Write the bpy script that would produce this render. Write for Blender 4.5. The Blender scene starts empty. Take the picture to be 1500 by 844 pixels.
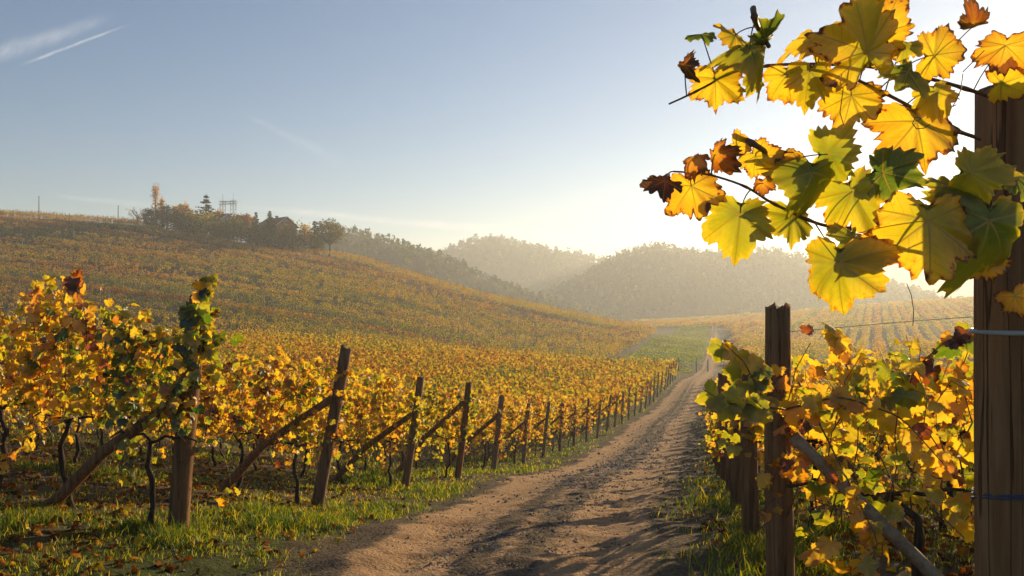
import bpy, math, random
import numpy as np
from mathutils import Vector

random.seed(7)
RNG = np.random.default_rng(11)
scene = bpy.context.scene
col = scene.collection
R = math.radians

# ------------------------------------------------------------------ camera
EYE = 1.7                      # height of the eye above the track beside it
F, CX, CY = 1150.0, 750.0, 450.0
cam_d = bpy.data.cameras.new('camera')
cam = bpy.data.objects.new('camera', cam_d)
col.objects.link(cam)
cam.location = (0, 0, EYE)
cam.rotation_euler = (R(90), 0, 0)
cam_d.sensor_width = 36
cam_d.lens = F / 1500 * 36
cam_d.shift_y = (CY - 422) / 1500
cam_d.clip_start = 0.05
cam_d.clip_end = 6000
scene.camera = cam

# ------------------------------------------------------------------ world, sun, exposure
SUN_AZ, SUN_EL = 39.0, 13.0
SKY_STRENGTH, SUN_STRENGTH, EXPOSURE = 0.058, 5.0, 1.05
HAZE_DENSITY = 0.0007
world = bpy.data.worlds.new('World')
scene.world = world
world.use_nodes = True
wt = world.node_tree
wt.nodes.clear()
def wn(t, **k):
    n = wt.nodes.new(t)
    for a, v in k.items(): setattr(n, a, v)
    return n
w_out = wn('ShaderNodeOutputWorld'); w_bg = wn('ShaderNodeBackground')
w_bg.inputs['Strength'].default_value = SKY_STRENGTH
sky = wn('ShaderNodeTexSky', sky_type='NISHITA')
sky.sun_disc = False
sky.sun_elevation = R(SUN_EL)
sky.sun_rotation = R(SUN_AZ)
sky.altitude = 300; sky.air_density = 1.0; sky.dust_density = 0.28; sky.ozone_density = 3.0
# thin cirrus: stretched noise over the direction of view, and two old vapour trails
def wmath(op, a, b=None, c=None, clamp=False):
    n = wn('ShaderNodeMath', operation=op); n.use_clamp = clamp
    for i, v in enumerate((a, b, c)):
        if v is None: continue
        if isinstance(v, (int, float)): n.inputs[i].default_value = v
        else: wt.links.new(v, n.inputs[i])
    return n.outputs[0]
geo = wn('ShaderNodeTexCoord')
sep = wn('ShaderNodeSeparateXYZ'); wt.links.new(geo.outputs['Generated'], sep.inputs[0])
dx, dy, dz = sep.outputs
yy = wmath('MAXIMUM', dy, 0.05)
sx = wmath('DIVIDE', dx, yy); sz = wmath('DIVIDE', dz, yy)          # tangent-plane sky position, ahead
def noise_at(scx, scz, scale, rot=0.0, detail=5):
    ca, sa = math.cos(rot), math.sin(rot)
    a = wmath('ADD', wmath('MULTIPLY', sx, ca), wmath('MULTIPLY', sz, sa))
    b = wmath('SUBTRACT', wmath('MULTIPLY', sz, ca), wmath('MULTIPLY', sx, sa))
    cb = wn('ShaderNodeCombineXYZ')
    wt.links.new(wmath('MULTIPLY', a, scx), cb.inputs[0]); wt.links.new(wmath('MULTIPLY', b, scz), cb.inputs[1])
    nz = wn('ShaderNodeTexNoise'); nz.inputs['Scale'].default_value = scale; nz.inputs['Detail'].default_value = detail
    nz.inputs['Roughness'].default_value = 0.6
    wt.links.new(cb.outputs[0], nz.inputs['Vector'])
    return nz.outputs['Fac']
def smooth(v, lo, hi):
    n = wn('ShaderNodeMapRange', interpolation_type='SMOOTHSTEP'); n.inputs['From Min'].default_value = lo; n.inputs['From Max'].default_value = hi
    wt.links.new(v, n.inputs['Value']); return n.outputs[0]
def trail(ax, az, bx, bz, w0, w1, wob, rough, k):
    """a vapour trail from (ax,az) to (bx,bz) on the tangent plane"""
    L = math.hypot(bx - ax, bz - az); ux, uz = (bx - ax) / L, (bz - az) / L
    px = wmath('SUBTRACT', sx, ax); pz = wmath('SUBTRACT', sz, az)
    t = wmath('DIVIDE', wmath('ADD', wmath('MULTIPLY', px, ux), wmath('MULTIPLY', pz, uz)), L)
    d = wmath('SUBTRACT', wmath('MULTIPLY', pz, ux), wmath('MULTIPLY', px, uz))
    n = noise_at(rough, rough, 1.0, math.atan2(uz, ux))
    d = wmath('ADD', d, wmath('MULTIPLY', wmath('SUBTRACT', n, 0.5), wob))
    wid = wmath('ADD', wmath('MULTIPLY', t, w1 - w0), w0)
    q = wmath('DIVIDE', wmath('ABSOLUTE', d), wmath('MAXIMUM', wid, 0.0003))
    m = wmath('SUBTRACT', 1.0, smooth(q, 0.0, 1.0))
    ends = wmath('MULTIPLY', smooth(t, 0.0, 0.25), wmath('SUBTRACT', 1.0, smooth(t, 0.65, 1.0)))
    fine = smooth(noise_at(30, 90, 1.0, math.atan2(uz, ux) + 0.5), 0.3, 0.7)
    return wmath('MULTIPLY', wmath('MULTIPLY', m, ends), wmath('MULTIPLY', wmath('ADD', wmath('MULTIPLY', fine, 0.6), 0.4), k))
def T(px, py): return ((px - CX) / F, (CY - py) / F)
c1 = trail(*T(20, 99), *T(205, 30), 0.0032, 0.0022, 0.004, 12, 0.42)
c2 = trail(*T(-40, 92), *T(175, 20), 0.019, 0.010, 0.02, 10, 0.27)
c3 = trail(*T(340, 158), *T(520, 245), 0.003, 0.014, 0.012, 6, 0.11)
c4 = trail(*T(330, 300), *T(1000, 362), 0.005, 0.010, 0.012, 5, 0.45)
c5 = trail(*T(60, 284), *T(260, 305), 0.004, 0.006, 0.01, 9, 0.2)
wisps = wmath('MULTIPLY', smooth(noise_at(2.0, 14, 1.0, -0.08), 0.56, 0.85), wmath('MULTIPLY', wmath('SUBTRACT', 1.0, smooth(sz, 0.08, 0.3)), 0.25))
cl = c1
for c in (c2, c3, c4, c5, wisps): cl = wmath('ADD', cl, c)
ahead = smooth(dy, 0.1, 0.3)
cl = wmath('MULTIPLY', wmath('MINIMUM', cl, 0.8), ahead)
w_mix = wn('ShaderNodeMix', data_type='RGBA')
w_hs = wn('ShaderNodeHueSaturation'); w_hs.inputs['Saturation'].default_value = 1.18
wt.links.new(sky.outputs[0], w_hs.inputs['Color'])
wt.links.new(cl, w_mix.inputs['Factor']); wt.links.new(w_hs.outputs[0], w_mix.inputs['A'])
w_mix.inputs['B'].default_value = (9.0, 8.6, 8.4, 1)
wt.links.new(w_mix.outputs['Result'], w_bg.inputs['Color'])
wt.links.new(w_bg.outputs[0], w_out.inputs[0])

sun_d = bpy.data.lights.new('sun', 'SUN')
sun = bpy.data.objects.new('sun', sun_d); col.objects.link(sun)
sun_d.energy = SUN_STRENGTH; sun_d.angle = R(0.5); sun_d.color = (1.0, 0.76, 0.43)
SUN_DIR = Vector((math.sin(R(SUN_AZ)) * math.cos(R(SUN_EL)), math.cos(R(SUN_AZ)) * math.cos(R(SUN_EL)), math.sin(R(SUN_EL))))
sun.rotation_euler = SUN_DIR.to_track_quat('Z', 'Y').to_euler()
scene.view_settings.view_transform = 'Standard'
scene.view_settings.look = 'None'
scene.view_settings.exposure = EXPOSURE
scene.view_settings.gamma = 1
scene.view_settings.use_curve_mapping = False
cy = scene.cycles
cy.max_bounces = 6; cy.diffuse_bounces = 3; cy.glossy_bounces = 1; cy.transmission_bounces = 3
cy.volume_bounces = 1; cy.transparent_max_bounces = 4; cy.use_denoising = True
cy.sample_clamp_indirect = 4

# ------------------------------------------------------------------ helpers
def fbm(x, y, scale, octaves=4, seed=0):
    x = np.asarray(x, float) / scale; y = np.asarray(y, float) / scale
    out = np.zeros(np.broadcast(x, y).shape); amp = 0.5
    def h(i, j):
        v = np.sin(i * 127.1 + j * 311.7 + seed * 74.7) * 43758.5453
        return v - np.floor(v)
    for o in range(octaves):
        xi = np.floor(x); yi = np.floor(y); fx = x - xi; fy = y - yi
        fx = fx * fx * (3 - 2 * fx); fy = fy * fy * (3 - 2 * fy)
        a = h(xi, yi); b = h(xi + 1, yi); c = h(xi, yi + 1); d = h(xi + 1, yi + 1)
        out = out + amp * ((a + (b - a) * fx) * (1 - fy) + (c + (d - c) * fx) * fy)
        x = x * 2.03 + 17.3; y = y * 2.03 + 5.7; amp *= 0.5
    return out / (1 - 0.5 ** octaves)

def sst(v, lo, hi):
    t = np.clip((v - lo) / (hi - lo), 0, 1); return t * t * (3 - 2 * t)

class MB:
    """gathers vertices, faces of any size and a per-vertex colour"""
    def __init__(s): s.V = []; s.F = []; s.C = []; s.U = []; s.n = 0
    def add(s, V, F, c=(0.5, 0, 0.5), uv=None):
        V = np.asarray(V, float).reshape(-1, 3)
        s.V.append(V)
        F = F if isinstance(F, list) else [F]
        for f in F:
            if len(f): s.F.append(np.asarray(f, np.int64) + s.n)
        c = np.asarray(c, float)
        s.C.append(np.broadcast_to(c, (len(V), 3)).copy())
        s.U.append(np.zeros((len(V), 2)) if uv is None else np.asarray(uv, float))
        s.n += len(V)
    def mesh(s, name, mat, smooth=True, attr=True, uv=False):
        V = np.concatenate(s.V); me = bpy.data.meshes.new(name)
        me.vertices.add(len(V)); me.vertices.foreach_set('co', V.astype(np.float32).ravel())
        loops = np.concatenate([f.ravel() for f in s.F]).astype(np.int32)
        tot = np.concatenate([np.full(len(f), f.shape[1]) for f in s.F]).astype(np.int32)
        st = np.concatenate([[0], np.cumsum(tot)[:-1]]).astype(np.int32)
        me.loops.add(len(loops)); me.loops.foreach_set('vertex_index', loops)
        me.polygons.add(len(tot)); me.polygons.foreach_set('loop_start', st); me.polygons.foreach_set('loop_total', tot)
        me.polygons.foreach_set('use_smooth', np.full(len(tot), smooth))
        if attr:
            C = np.concatenate(s.C); a = me.attributes.new('lc', 'FLOAT_COLOR', 'POINT')
            a.data.foreach_set('color', np.concatenate([C, np.ones((len(C), 1))], 1).astype(np.float32).ravel())
        if uv:
            U = np.concatenate(s.U); a = me.attributes.new('lu', 'FLOAT2', 'POINT')
            a.data.foreach_set('vector', U.astype(np.float32).ravel())
        me.update(calc_edges=True); me.validate()
        me.materials.append(mat)
        return me
    def obj(s, name, mat, parent=None, **k):
        o = bpy.data.objects.new(name, s.mesh(name, mat, **k)); col.objects.link(o)
        if parent: o.parent = parent
        return o

def tag(o, label=None, cat=None, group=None, kind=None):
    if label: o['label'] = label
    if cat: o['category'] = cat
    if group: o['group'] = group
    if kind: o['kind'] = kind
    return o
def empty(name, loc, rz=0.0):
    o = bpy.data.objects.new(name, None); col.objects.link(o)
    o.empty_display_size = 0.2
    o.location = loc; o.rotation_euler = (0, 0, rz); return o

def tube(P, rad, n=8, cap=True, wob=0.0, seed=0):
    P = np.asarray(P, float); rad = np.broadcast_to(np.asarray(rad, float), (len(P),))
    Tn = np.gradient(P, axis=0); Tn /= np.linalg.norm(Tn, axis=1)[:, None] + 1e-9
    ref = np.array([0, 0, 1.0]) if abs(Tn[0][2]) < 0.8 else np.array([0, 1.0, 0])
    u = np.cross(Tn[0], ref); u /= np.linalg.norm(u); Us = []
    for t in Tn:
        u = u - t * np.dot(u, t); u /= np.linalg.norm(u) + 1e-9; Us.append(u)
    Us = np.array(Us); Ws = np.cross(Tn, Us)
    a = np.linspace(0, 2 * math.pi, n, endpoint=False)
    rr = rad[:, None] * np.ones(n)[None]
    if wob:
        g = np.random.default_rng(seed); rr = rr * (1 + wob * g.normal(size=rr.shape)) * (1 + wob * g.normal(size=(1, n)))
    V = P[:, None] + rr[..., None] * (np.cos(a)[None, :, None] * Us[:, None] + np.sin(a)[None, :, None] * Ws[:, None])
    m = len(P); i = np.arange(m - 1)[:, None] * n; j = np.arange(n)[None]
    k = (j + 1) % n
    Fq = np.stack([i + j, i + k, i + n + k, i + n + j], -1).reshape(-1, 4)
    F = [Fq]
    if cap: F += [np.arange(n)[None, ::-1], (np.arange(n) + (m - 1) * n)[None]]
    return V.reshape(-1, 3), F

def box(cx, cy, cz, sx, sy, sz, rz=0.0):
    c, s = math.cos(rz), math.sin(rz)
    V = np.array([[x, y, z] for x in (-.5, .5) for y in (-.5, .5) for z in (-.5, .5)]) * (sx, sy, sz)
    V = np.stack([V[:, 0] * c - V[:, 1] * s + cx, V[:, 0] * s + V[:, 1] * c + cy, V[:, 2] + cz], 1)
    return V, np.array([[0, 1, 3, 2], [4, 6, 7, 5], [0, 4, 5, 1], [2, 3, 7, 6], [0, 2, 6, 4], [1, 5, 7, 3]])

def bar(p, q, w, n=4): return tube([p, q], w, n)

# ------------------------------------------------------------------ materials
def newmat(name):
    m = bpy.data.materials.new(name); m.use_nodes = True; m.node_tree.nodes.clear(); return m
class NT:
    def __init__(s, m): s.t = m.node_tree
    def n(s, t, ins=None, **k):
        n = s.t.nodes.new(t)
        for a, v in k.items(): setattr(n, a, v)
        for a, v in (ins or {}).items():
            if hasattr(v, 'links') or hasattr(v, 'is_output'): s.t.links.new(v, n.inputs[a])
            else: n.inputs[a].default_value = v
        return n
    def m(s, op, a, b=0.0, c=0.0, clamp=False): 
        n = s.n('ShaderNodeMath', {0: a, 1: b, 2: c}, operation=op); n.use_clamp = clamp; return n.outputs[0]
    def ss(s, v, lo, hi): return s.n('ShaderNodeMapRange', {'Value': v, 'From Min': lo, 'From Max': hi}, interpolation_type='SMOOTHSTEP').outputs[0]
    def mix(s, f, a, b): return s.n('ShaderNodeMix', {'Factor': f, 'A': a, 'B': b}, data_type='RGBA').outputs['Result']
    def noise(s, vec, scale, detail=4, rough=0.55): return s.n('ShaderNodeTexNoise', {'Vector': vec, 'Scale': scale, 'Detail': detail, 'Roughness': rough}).outputs['Fac']
    def ramp(s, f, stops):
        n = s.n('ShaderNodeValToRGB', {'Fac': f}); e = n.color_ramp.elements
        while len(e) > 1: e.remove(e[-1])
        e[0].position = stops[0][0]; e[0].color = (*stops[0][1], 1)
        for p, c in stops[1:]:
            x = e.new(p); x.color = (*c, 1)
        return n.outputs['Color']
    def out(s, sh): s.n('ShaderNodeOutputMaterial', {'Surface': sh})

REFL = [(0, (.022, .042, .010)), (.22, (.05, .085, .015)), (.42, (.22, .20, .022)), (.58, (.46, .30, .022)), (.74, (.44, .19, .016)), (.88, (.22, .065, .014)), (1, (.07, .032, .014))]
TRAN = [(0, (.05, .11, .004)), (.22, (.14, .22, .008)), (.42, (.52, .46, .012)), (.58, (.95, .62, .018)), (.74, (.90, .42, .014)), (.88, (.40, .10, .008)), (1, (.09, .03, .008))]
def leaf_mat(name, veins=0, spots=1.0, tfac=0.62, gloss=0.04, nscale=14, dim=1.0, grad=0.0):
    m = newmat(name); k = NT(m)
    at = k.n('ShaderNodeAttribute', attribute_name='lc'); sp = k.n('ShaderNodeSeparateColor', {'Color': at.outputs['Color']})
    hue, edge, rnd = sp.outputs
    tc = k.n('ShaderNodeTexCoord').outputs['Object']
    oi = k.n('ShaderNodeObjectInfo').outputs['Random']
    n1 = k.noise(tc, nscale, 3)
    h = k.m('ADD', hue, k.m('MULTIPLY', k.m('SUBTRACT', n1, 0.5), 0.35))
    h = k.m('ADD', h, k.m('MULTIPLY', k.m('SUBTRACT', oi, 0.5), 0.06))
    if spots:
        n2 = k.noise(tc, nscale * 4, 3)
        e = k.ss(k.m('ADD', edge, k.m('MULTIPLY', k.m('SUBTRACT', n2, 0.5), 0.9)), 0.83, 1.14)
        h = k.m('ADD', h, k.m('MULTIPLY', e, k.m('MULTIPLY', rnd, 0.5)))
    if grad: h = k.m('ADD', h, k.m('MULTIPLY', k.m('SUBTRACT', edge, 0.62), grad))
    rc = k.ramp(h, REFL); tcx = k.ramp(h, TRAN)
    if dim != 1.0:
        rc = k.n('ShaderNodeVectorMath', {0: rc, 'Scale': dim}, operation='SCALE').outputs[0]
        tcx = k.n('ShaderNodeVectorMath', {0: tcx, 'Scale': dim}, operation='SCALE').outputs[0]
    nrm = None
    if veins:
        uv = k.n('ShaderNodeAttribute', attribute_name='lu').outputs['Vector']
        su = k.n('ShaderNodeSeparateXYZ', {'Vector': uv}); x, y = su.outputs[0], su.outputs[1]
        tot = None; sec = None
        for a in (0, 52, -52, 112, -112):
            ux, uy = math.sin(R(a)), -math.cos(R(a))
            t = k.m('ADD', k.m('MULTIPLY', x, ux), k.m('MULTIPLY', y, uy))
            d = k.m('ABSOLUTE', k.m('SUBTRACT', k.m('MULTIPLY', x, uy), k.m('MULTIPLY', y, ux)))
            wd = k.m('SUBTRACT', 0.022, k.m('MULTIPLY', t, 0.014))
            v = k.m('MULTIPLY', k.m('SUBTRACT', 1.0, k.ss(k.m('DIVIDE', d, k.m('MAXIMUM', wd, 0.005)), 0.4, 1.3)), k.ss(t, -0.01, 0.03))
            tot = v if tot is None else k.m('MAXIMUM', tot, v)
            # side veins leaving this main vein at an angle
            ph = k.m('FRACT', k.m('MULTIPLY', k.m('SUBTRACT', t, k.m('MULTIPLY', d, 0.9)), 7.5))
            w = k.m('SUBTRACT', 1.0, k.ss(k.m('ABSOLUTE', k.m('SUBTRACT', ph, 0.5)), 0.02, 0.09))
            near = k.m('SUBTRACT', 1.0, k.ss(k.m('DIVIDE', d, k.m('MAXIMUM', t, 0.01)), 0.38, 0.46))
            w = k.m('MULTIPLY', w, k.m('MULTIPLY', near, k.ss(t, 0.02, 0.08)))
            sec = w if sec is None else k.m('MAXIMUM', sec, w)
        vor = k.n('ShaderNodeTexVoronoi', {'Vector': uv, 'Scale': 26.0}, feature='DISTANCE_TO_EDGE').outputs['Distance']
        ter = k.m('SUBTRACT', 1.0, k.ss(vor, 0.0, 0.09))
        vv = k.m('MAXIMUM', k.m('MULTIPLY', tot, 0.9), k.m('MAXIMUM', k.m('MULTIPLY', sec, 0.45), k.m('MULTIPLY', ter, 0.14)))
        tcx = k.mix(vv, tcx, (.34, .22, .01, 1)); rc = k.mix(vv, rc, (.34, .30, .08, 1))
        nrm = k.n('ShaderNodeBump', {'Height': k.m('ADD', vv, k.m('MULTIPLY', n2, 0.5)), 'Strength': 0.35, 'Distance': 0.004}).outputs[0]
    df = k.n('ShaderNodeBsdfDiffuse', {'Color': rc}); tr = k.n('ShaderNodeBsdfTranslucent', {'Color': tcx})
    if nrm is not None: k.t.links.new(nrm, df.inputs['Normal'])
    sh = k.n('ShaderNodeMixShader', {0: tfac, 1: df.outputs[0], 2: tr.outputs[0]}).outputs[0]
    if gloss:
        gl = k.n('ShaderNodeBsdfGlossy', {'Color': (1, 1, 1, 1), 'Roughness': 0.42})
        sh = k.n('ShaderNodeMixShader', {0: gloss, 1: sh, 2: gl.outputs[0]}).outputs[0]
    k.out(sh); return m

def rough_mat(name, stops, scale=(8, 8, 8), detail=5, rough=0.9, bump=0.5, bdist=0.01, coord='Object', attr=False, spec=0.2, extra=None, crack=0.0):
    m = newmat(name); k = NT(m)
    tc = k.n('ShaderNodeTexCoord').outputs[coord]
    mp = k.n('ShaderNodeMapping', {'Vector': tc, 'Scale': scale}).outputs[0]
    oi = k.n('ShaderNodeObjectInfo').outputs['Random']
    off = k.n('ShaderNodeVectorMath', {0: mp, 1: (3.1, 7.7, 1.3)}, operation='ADD')
    n = k.noise(mp, 1.0, detail, 0.65)
    f = k.m('ADD', n, k.m('MULTIPLY', k.m('SUBTRACT', oi, .5), .12))
    if attr:
        at = k.n('ShaderNodeAttribute', attribute_name='lc'); r = k.n('ShaderNodeSeparateColor', {'Color': at.outputs['Color']}).outputs[0]
        f = k.m('ADD', f, k.m('SUBTRACT', r, 0.5))
    c = k.ramp(f, stops)
    hgt = n
    if crack:
        m2 = k.n('ShaderNodeMapping', {'Vector': tc, 'Scale': (16, 16, .55)}).outputs[0]
        cn = k.noise(m2, 1.0, 3, .5); m3 = k.n('ShaderNodeMapping', {'Vector': tc, 'Scale': (14, 14, 9)}).outputs[0]
        kn = k.ss(k.noise(m3, 1.0, 2, .5), .68, .74)
        ck = k.m('MAXIMUM', k.m('SUBTRACT', 1.0, k.ss(k.m('ABSOLUTE', k.m('SUBTRACT', cn, .47)), .001, .009)), k.m('MULTIPLY', kn, .5))
        c = k.mix(k.m('MULTIPLY', ck, crack), c, (.018, .011, .007, 1)); hgt = k.m('SUBTRACT', n, ck)
    b = k.n('ShaderNodeBump', {'Height': hgt, 'Strength': bump, 'Distance': bdist}).outputs[0]
    p = k.n('ShaderNodeBsdfPrincipled', {'Base Color': c, 'Roughness': rough, 'Normal': b, 'Specular IOR Level': spec})
    k.out(p.outputs[0]); return m

M_LEAF = leaf_mat('vine_leaf', 0, nscale=9)
M_LEAFL = leaf_mat('row_leaf', 0, nscale=9, dim=.93)
M_HERO = leaf_mat('near_vine_leaf', 1, nscale=16, tfac=0.6, gloss=0.03, grad=.22)
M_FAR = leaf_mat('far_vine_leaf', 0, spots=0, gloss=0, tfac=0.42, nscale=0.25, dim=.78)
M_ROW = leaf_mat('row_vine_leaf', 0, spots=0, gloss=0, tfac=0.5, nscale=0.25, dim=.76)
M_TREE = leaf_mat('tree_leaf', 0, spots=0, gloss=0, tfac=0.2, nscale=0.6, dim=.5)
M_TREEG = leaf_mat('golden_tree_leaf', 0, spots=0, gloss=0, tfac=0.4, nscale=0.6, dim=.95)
M_FOREST = leaf_mat('forest_leaf', 0, spots=0, gloss=0, tfac=0.12, nscale=0.3, dim=.8)
M_GRASS = leaf_mat('grass_blade', 0, spots=0, gloss=0.02, tfac=0.5, nscale=2)
M_LITTER = leaf_mat('fallen_leaf', 0, spots=0, gloss=0.0, tfac=0.15, nscale=20)
M_WOOD = rough_mat('weathered_post_wood', [(.25, (.055, .03, .017)), (.48, (.18, .10, .052)), (.75, (.33, .20, .105))], (22, 22, 1.6), 6, .85, 1.0, .012, crack=.55)
M_WOODD = rough_mat('dark_post_wood', [(.25, (.065, .030, .013)), (.48, (.19, .090, .038)), (.75, (.32, .165, .075))], (26, 26, 1.8), 6, .85, 1.0, .012, crack=.55)
M_BRACE = rough_mat('pale_brace_wood', [(.25, (.11, .066, .038)), (.5, (.27, .18, .11)), (.75, (.40, .29, .19))], (24, 24, 24), 5, .85, .8, .01)
M_BARK = rough_mat('vine_bark', [(.3, (.018, .012, .009)), (.6, (.06, .038, .025)), (.8, (.11, .075, .05))], (40, 40, 6), 5, .9, .9, .01)
M_CANE = rough_mat('vine_cane', [(.3, (.07, .032, .014)), (.6, (.16, .075, .03)), (.8, (.26, .14, .06))], (60, 60, 12), 4, .6, .4, .004, spec=.4)
M_TBARK = rough_mat('tree_bark', [(.3, (.03, .022, .016)), (.7, (.10, .075, .055))], (3, 3, 1), 4, .9, .6, .05)
M_STONE = rough_mat('pebble', [(.3, (.10, .08, .065)), (.55, (.24, .20, .165)), (.8, (.40, .36, .31))], (30, 30, 30), 3, .85, .4, .004, attr=True)
M_ROOF = rough_mat('roof_tile', [(.3, (.09, .04, .026)), (.6, (.16, .07, .045)), (.8, (.22, .10, .065))], (2, 2, 2), 4, .8, .6, .05)
M_REDWALL = rough_mat('red_wall', [(.3, (.28, .075, .045)), (.7, (.38, .12, .07))], (1, 1, 1), 4, .85, .3, .02)
M_PALEWALL = rough_mat('pale_wall', [(.3, (.38, .34, .29)), (.7, (.52, .47, .40))], (1, 1, 1), 4, .85, .3, .02)
M_TRIM = rough_mat('pale_trim', [(.3, (.55, .50, .43)), (.7, (.7, .65, .56))], (1, 1, 1), 3, .7, .2, .01)
M_DARKGLASS = rough_mat('dark_window', [(.3, (.01, .012, .015)), (.7, (.03, .03, .035))], (1, 1, 1), 2, .1, 0, .01, spec=.6)
M_STEEL = rough_mat('galvanised_steel', [(.3, (.25, .26, .27)), (.7, (.42, .43, .44))], (3, 3, 3), 3, .5, .2, .01, spec=.5)
M_WIRE = rough_mat('wire', [(.3, (.20, .20, .20)), (.7, (.36, .36, .35))], (30, 30, 30), 2, .35, .1, .002, spec=.7)
M_TWINE = rough_mat('blue_twine', [(.3, (.03, .045, .09)), (.7, (.06, .085, .15))], (90, 90, 300), 2, .8, .6, .002)
M_POLE = rough_mat('grey_pole', [(.3, (.07, .065, .06)), (.7, (.13, .12, .11))], (3, 3, .6), 3, .85, .4, .01)

# ------------------------------------------------------------------ terrain
ctrl = []
def P(px, py, Y, dz=0.0): return ((px - CX) / F * Y, Y, (CY - py) / F * Y - dz)
def cp(*a):
    for t in a: ctrl.append(t)
cp((0, -12, -1.4), (0, 0, -1.68), (-5, 0, -1.62), (5, 0, -1.6), (-9, -8, -1.3), (9, -8, -1.3), (0, 2.5, -1.75))
LINE = [(-2.94, 6.9), (-2.5, 10.1), (-1.90, 14.0), (-1.15, 16.6), (-.5, 20.4), (.36, 25.6)]     # feet of the end posts left of the track
LINEZ = [-1.95, -2.59, -3.25, -3.62, -4.3, -5.12]
cp(*[(x, y, z) for (x, y), z in zip(LINE, LINEZ)])
FARZ = [(30.5, -5.6), (37.9, -6.3), (45.2, -6.7), (57.5, -7.2), (67, -7.1), (76, -7.1)]
cp(*[(.36 + .304 * (y - 25.6), y, z) for y, z in FARZ])
cp((-.1, 5.5, -1.9), (.3, 8.5, -2.27), (1.1, 13.4, -3.1), (4.2, 27, -5.1), (8, 43, -6.45), (17.6, 76, -7.15))
cp((1.34, 3.9, -1.62), (1.2, 1.9, -1.62), (1.83, 6.0, -1.75), (2.35, 8.2, -2.1), (3.8, 14.4, -3.1), (6.8, 27, -4.95), (11.3, 43, -6.3), (20.5, 76, -7.2))
cp((4, 3.6, -1.45), (8, 7, -1.6), (13, 18, -3.2), (20, 35, -5.2), (35, 60, -6.4), (50, 95, -6.9))
cp((-6, 8.4, -1.7), (-12, 18, -2.9), (-20, 40, -4.3), (-10, 38, -5.2), (-32, 62, -4.3))
cp(P(350, 488, 88, 1.8), P(560, 498, 88, 1.8), P(700, 508, 95, 1.8), P(800, 514, 100, 1.8), P(885, 522, 105, 1.5), P(0, 478, 100, 1.8), P(150, 484, 95, 1.8))
cp(P(0, 440, 118, 1.7), P(0, 390, 150, 1.7), P(0, 345, 190, 1.7), P(0, 310, 230, 1.7))
cp(P(220, 425, 130, 1.7), P(220, 375, 170, 1.7), P(220, 325, 230, 1.7), P(440, 440, 130, 1.7), P(440, 400, 170, 1.7), P(450, 366, 222, 1.7))
cp(P(500, 368, 222, 1.7), P(600, 396, 215, 1.7), P(600, 440, 150, 1.7), P(700, 425, 208, 1.7), P(700, 465, 150, 1.7), P(800, 447, 198, 1.7), P(800, 480, 150, 1.7), P(900, 468, 190, 1.7), P(955, 484, 175, 1.5))
cp(P(0, 312, 290, 4), P(220, 330, 290, 5), P(450, 376, 290, 5), P(600, 410, 280, 5), P(750, 450, 280, 5), P(-400, 300, 260, 2), P(-400, 380, 130, 2))
cp(P(905, 532, 105), P(1000, 493, 225), P(1035, 535, 105), P(1045, 540, 100), P(1047, 502, 200), P(1000, 478, 270), P(940, 474, 380))
cp(P(1100, 472, 300, 1.5), P(1425, 436, 400, 1.5), P(1140, 455, 400, 1.5), P(1020, 470, 340, 1.5), P(1280, 500, 150, 1.5), P(1420, 502, 150, 1.5), P(1110, 505, 150, 1.5),
   P(1425, 470, 220, 1.5), P(1250, 452, 320, 1.5), P(1250, 478, 220, 1.5), P(1425, 440, 480, 4), P(1140, 458, 480, 4), P(1700, 430, 350, 1.5), P(1700, 500, 120, 1.5))
for x in (-900, -300, 250, 900):
    cp((x, 750, -9), (x, 1500, -9))
ctrl = np.array(ctrl)
def _k(d2): return d2 * np.log(d2 + 1e-6) * 0.5
_n = len(ctrl); _A = np.zeros((_n + 3, _n + 3)); _d2 = ((ctrl[:, None, :2] - ctrl[None, :, :2]) ** 2).sum(-1)
_A[:_n, :_n] = _k(_d2) + np.eye(_n) * 0.3; _A[:_n, _n] = 1; _A[:_n, _n + 1:] = ctrl[:, :2]; _A[_n:, :_n] = _A[:_n, _n:].T
_w = np.linalg.solve(_A, np.concatenate([ctrl[:, 2], [0, 0, 0]]))
def ground(x, y):
    x = np.asarray(x, float); y = np.asarray(y, float); sh = np.broadcast(x, y).shape
    p = np.stack(np.broadcast_arrays(x, y), -1).reshape(-1, 2); out = np.empty(len(p))
    for i in range(0, len(p), 20000):
        q = p[i:i + 20000]
        d2 = ((q[:, None] - ctrl[None, :, :2]) ** 2).sum(-1)
        out[i:i + 20000] = _k(d2) @ _w[:_n] + _w[_n] + q @ _w[_n + 1:]
    return (out + EYE).reshape(sh)
def gz(x, y): return float(ground(x, y))

RC = np.array([(-1.2, -6), (-.55, 2), (-.15, 5.5), (.3, 8.5), (1.1, 13.4), (1.5, 15.6), (4.2, 27), (8.05, 43), (9.6, 48), (17.6, 76), (20.5, 84), (25.2, 100), (51.5, 200), (62, 240), (80, 310)])
RW = np.array([(-6, 1.3), (5.5, 1.32), (8.5, 1.45), (15.6, 1.9), (27, 1.95), (48, 1.9), (76, 1.4), (90, 1.1), (310, 1.1)])
def road_c(y): return np.interp(y, RC[:, 1], RC[:, 0])
def road_w(y): return np.interp(y, RW[:, 0], RW[:, 1])
def road_u(x, y): return (x - road_c(y)) / road_w(y)

def gsurf(x, y):
    io = 1 - sst(np.abs(road_u(x, y)), 0.9, 1.25)
    b = (fbm(x, y, 0.9, 4, 1) - .5) * 0.10 + (fbm(x, y, 0.25, 3, 2) - .5) * 0.05
    return ground(x, y) + b * (1 - io) * np.clip(60 / (np.asarray(y) + 20), 0, 1) - 0.04 * io

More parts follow.
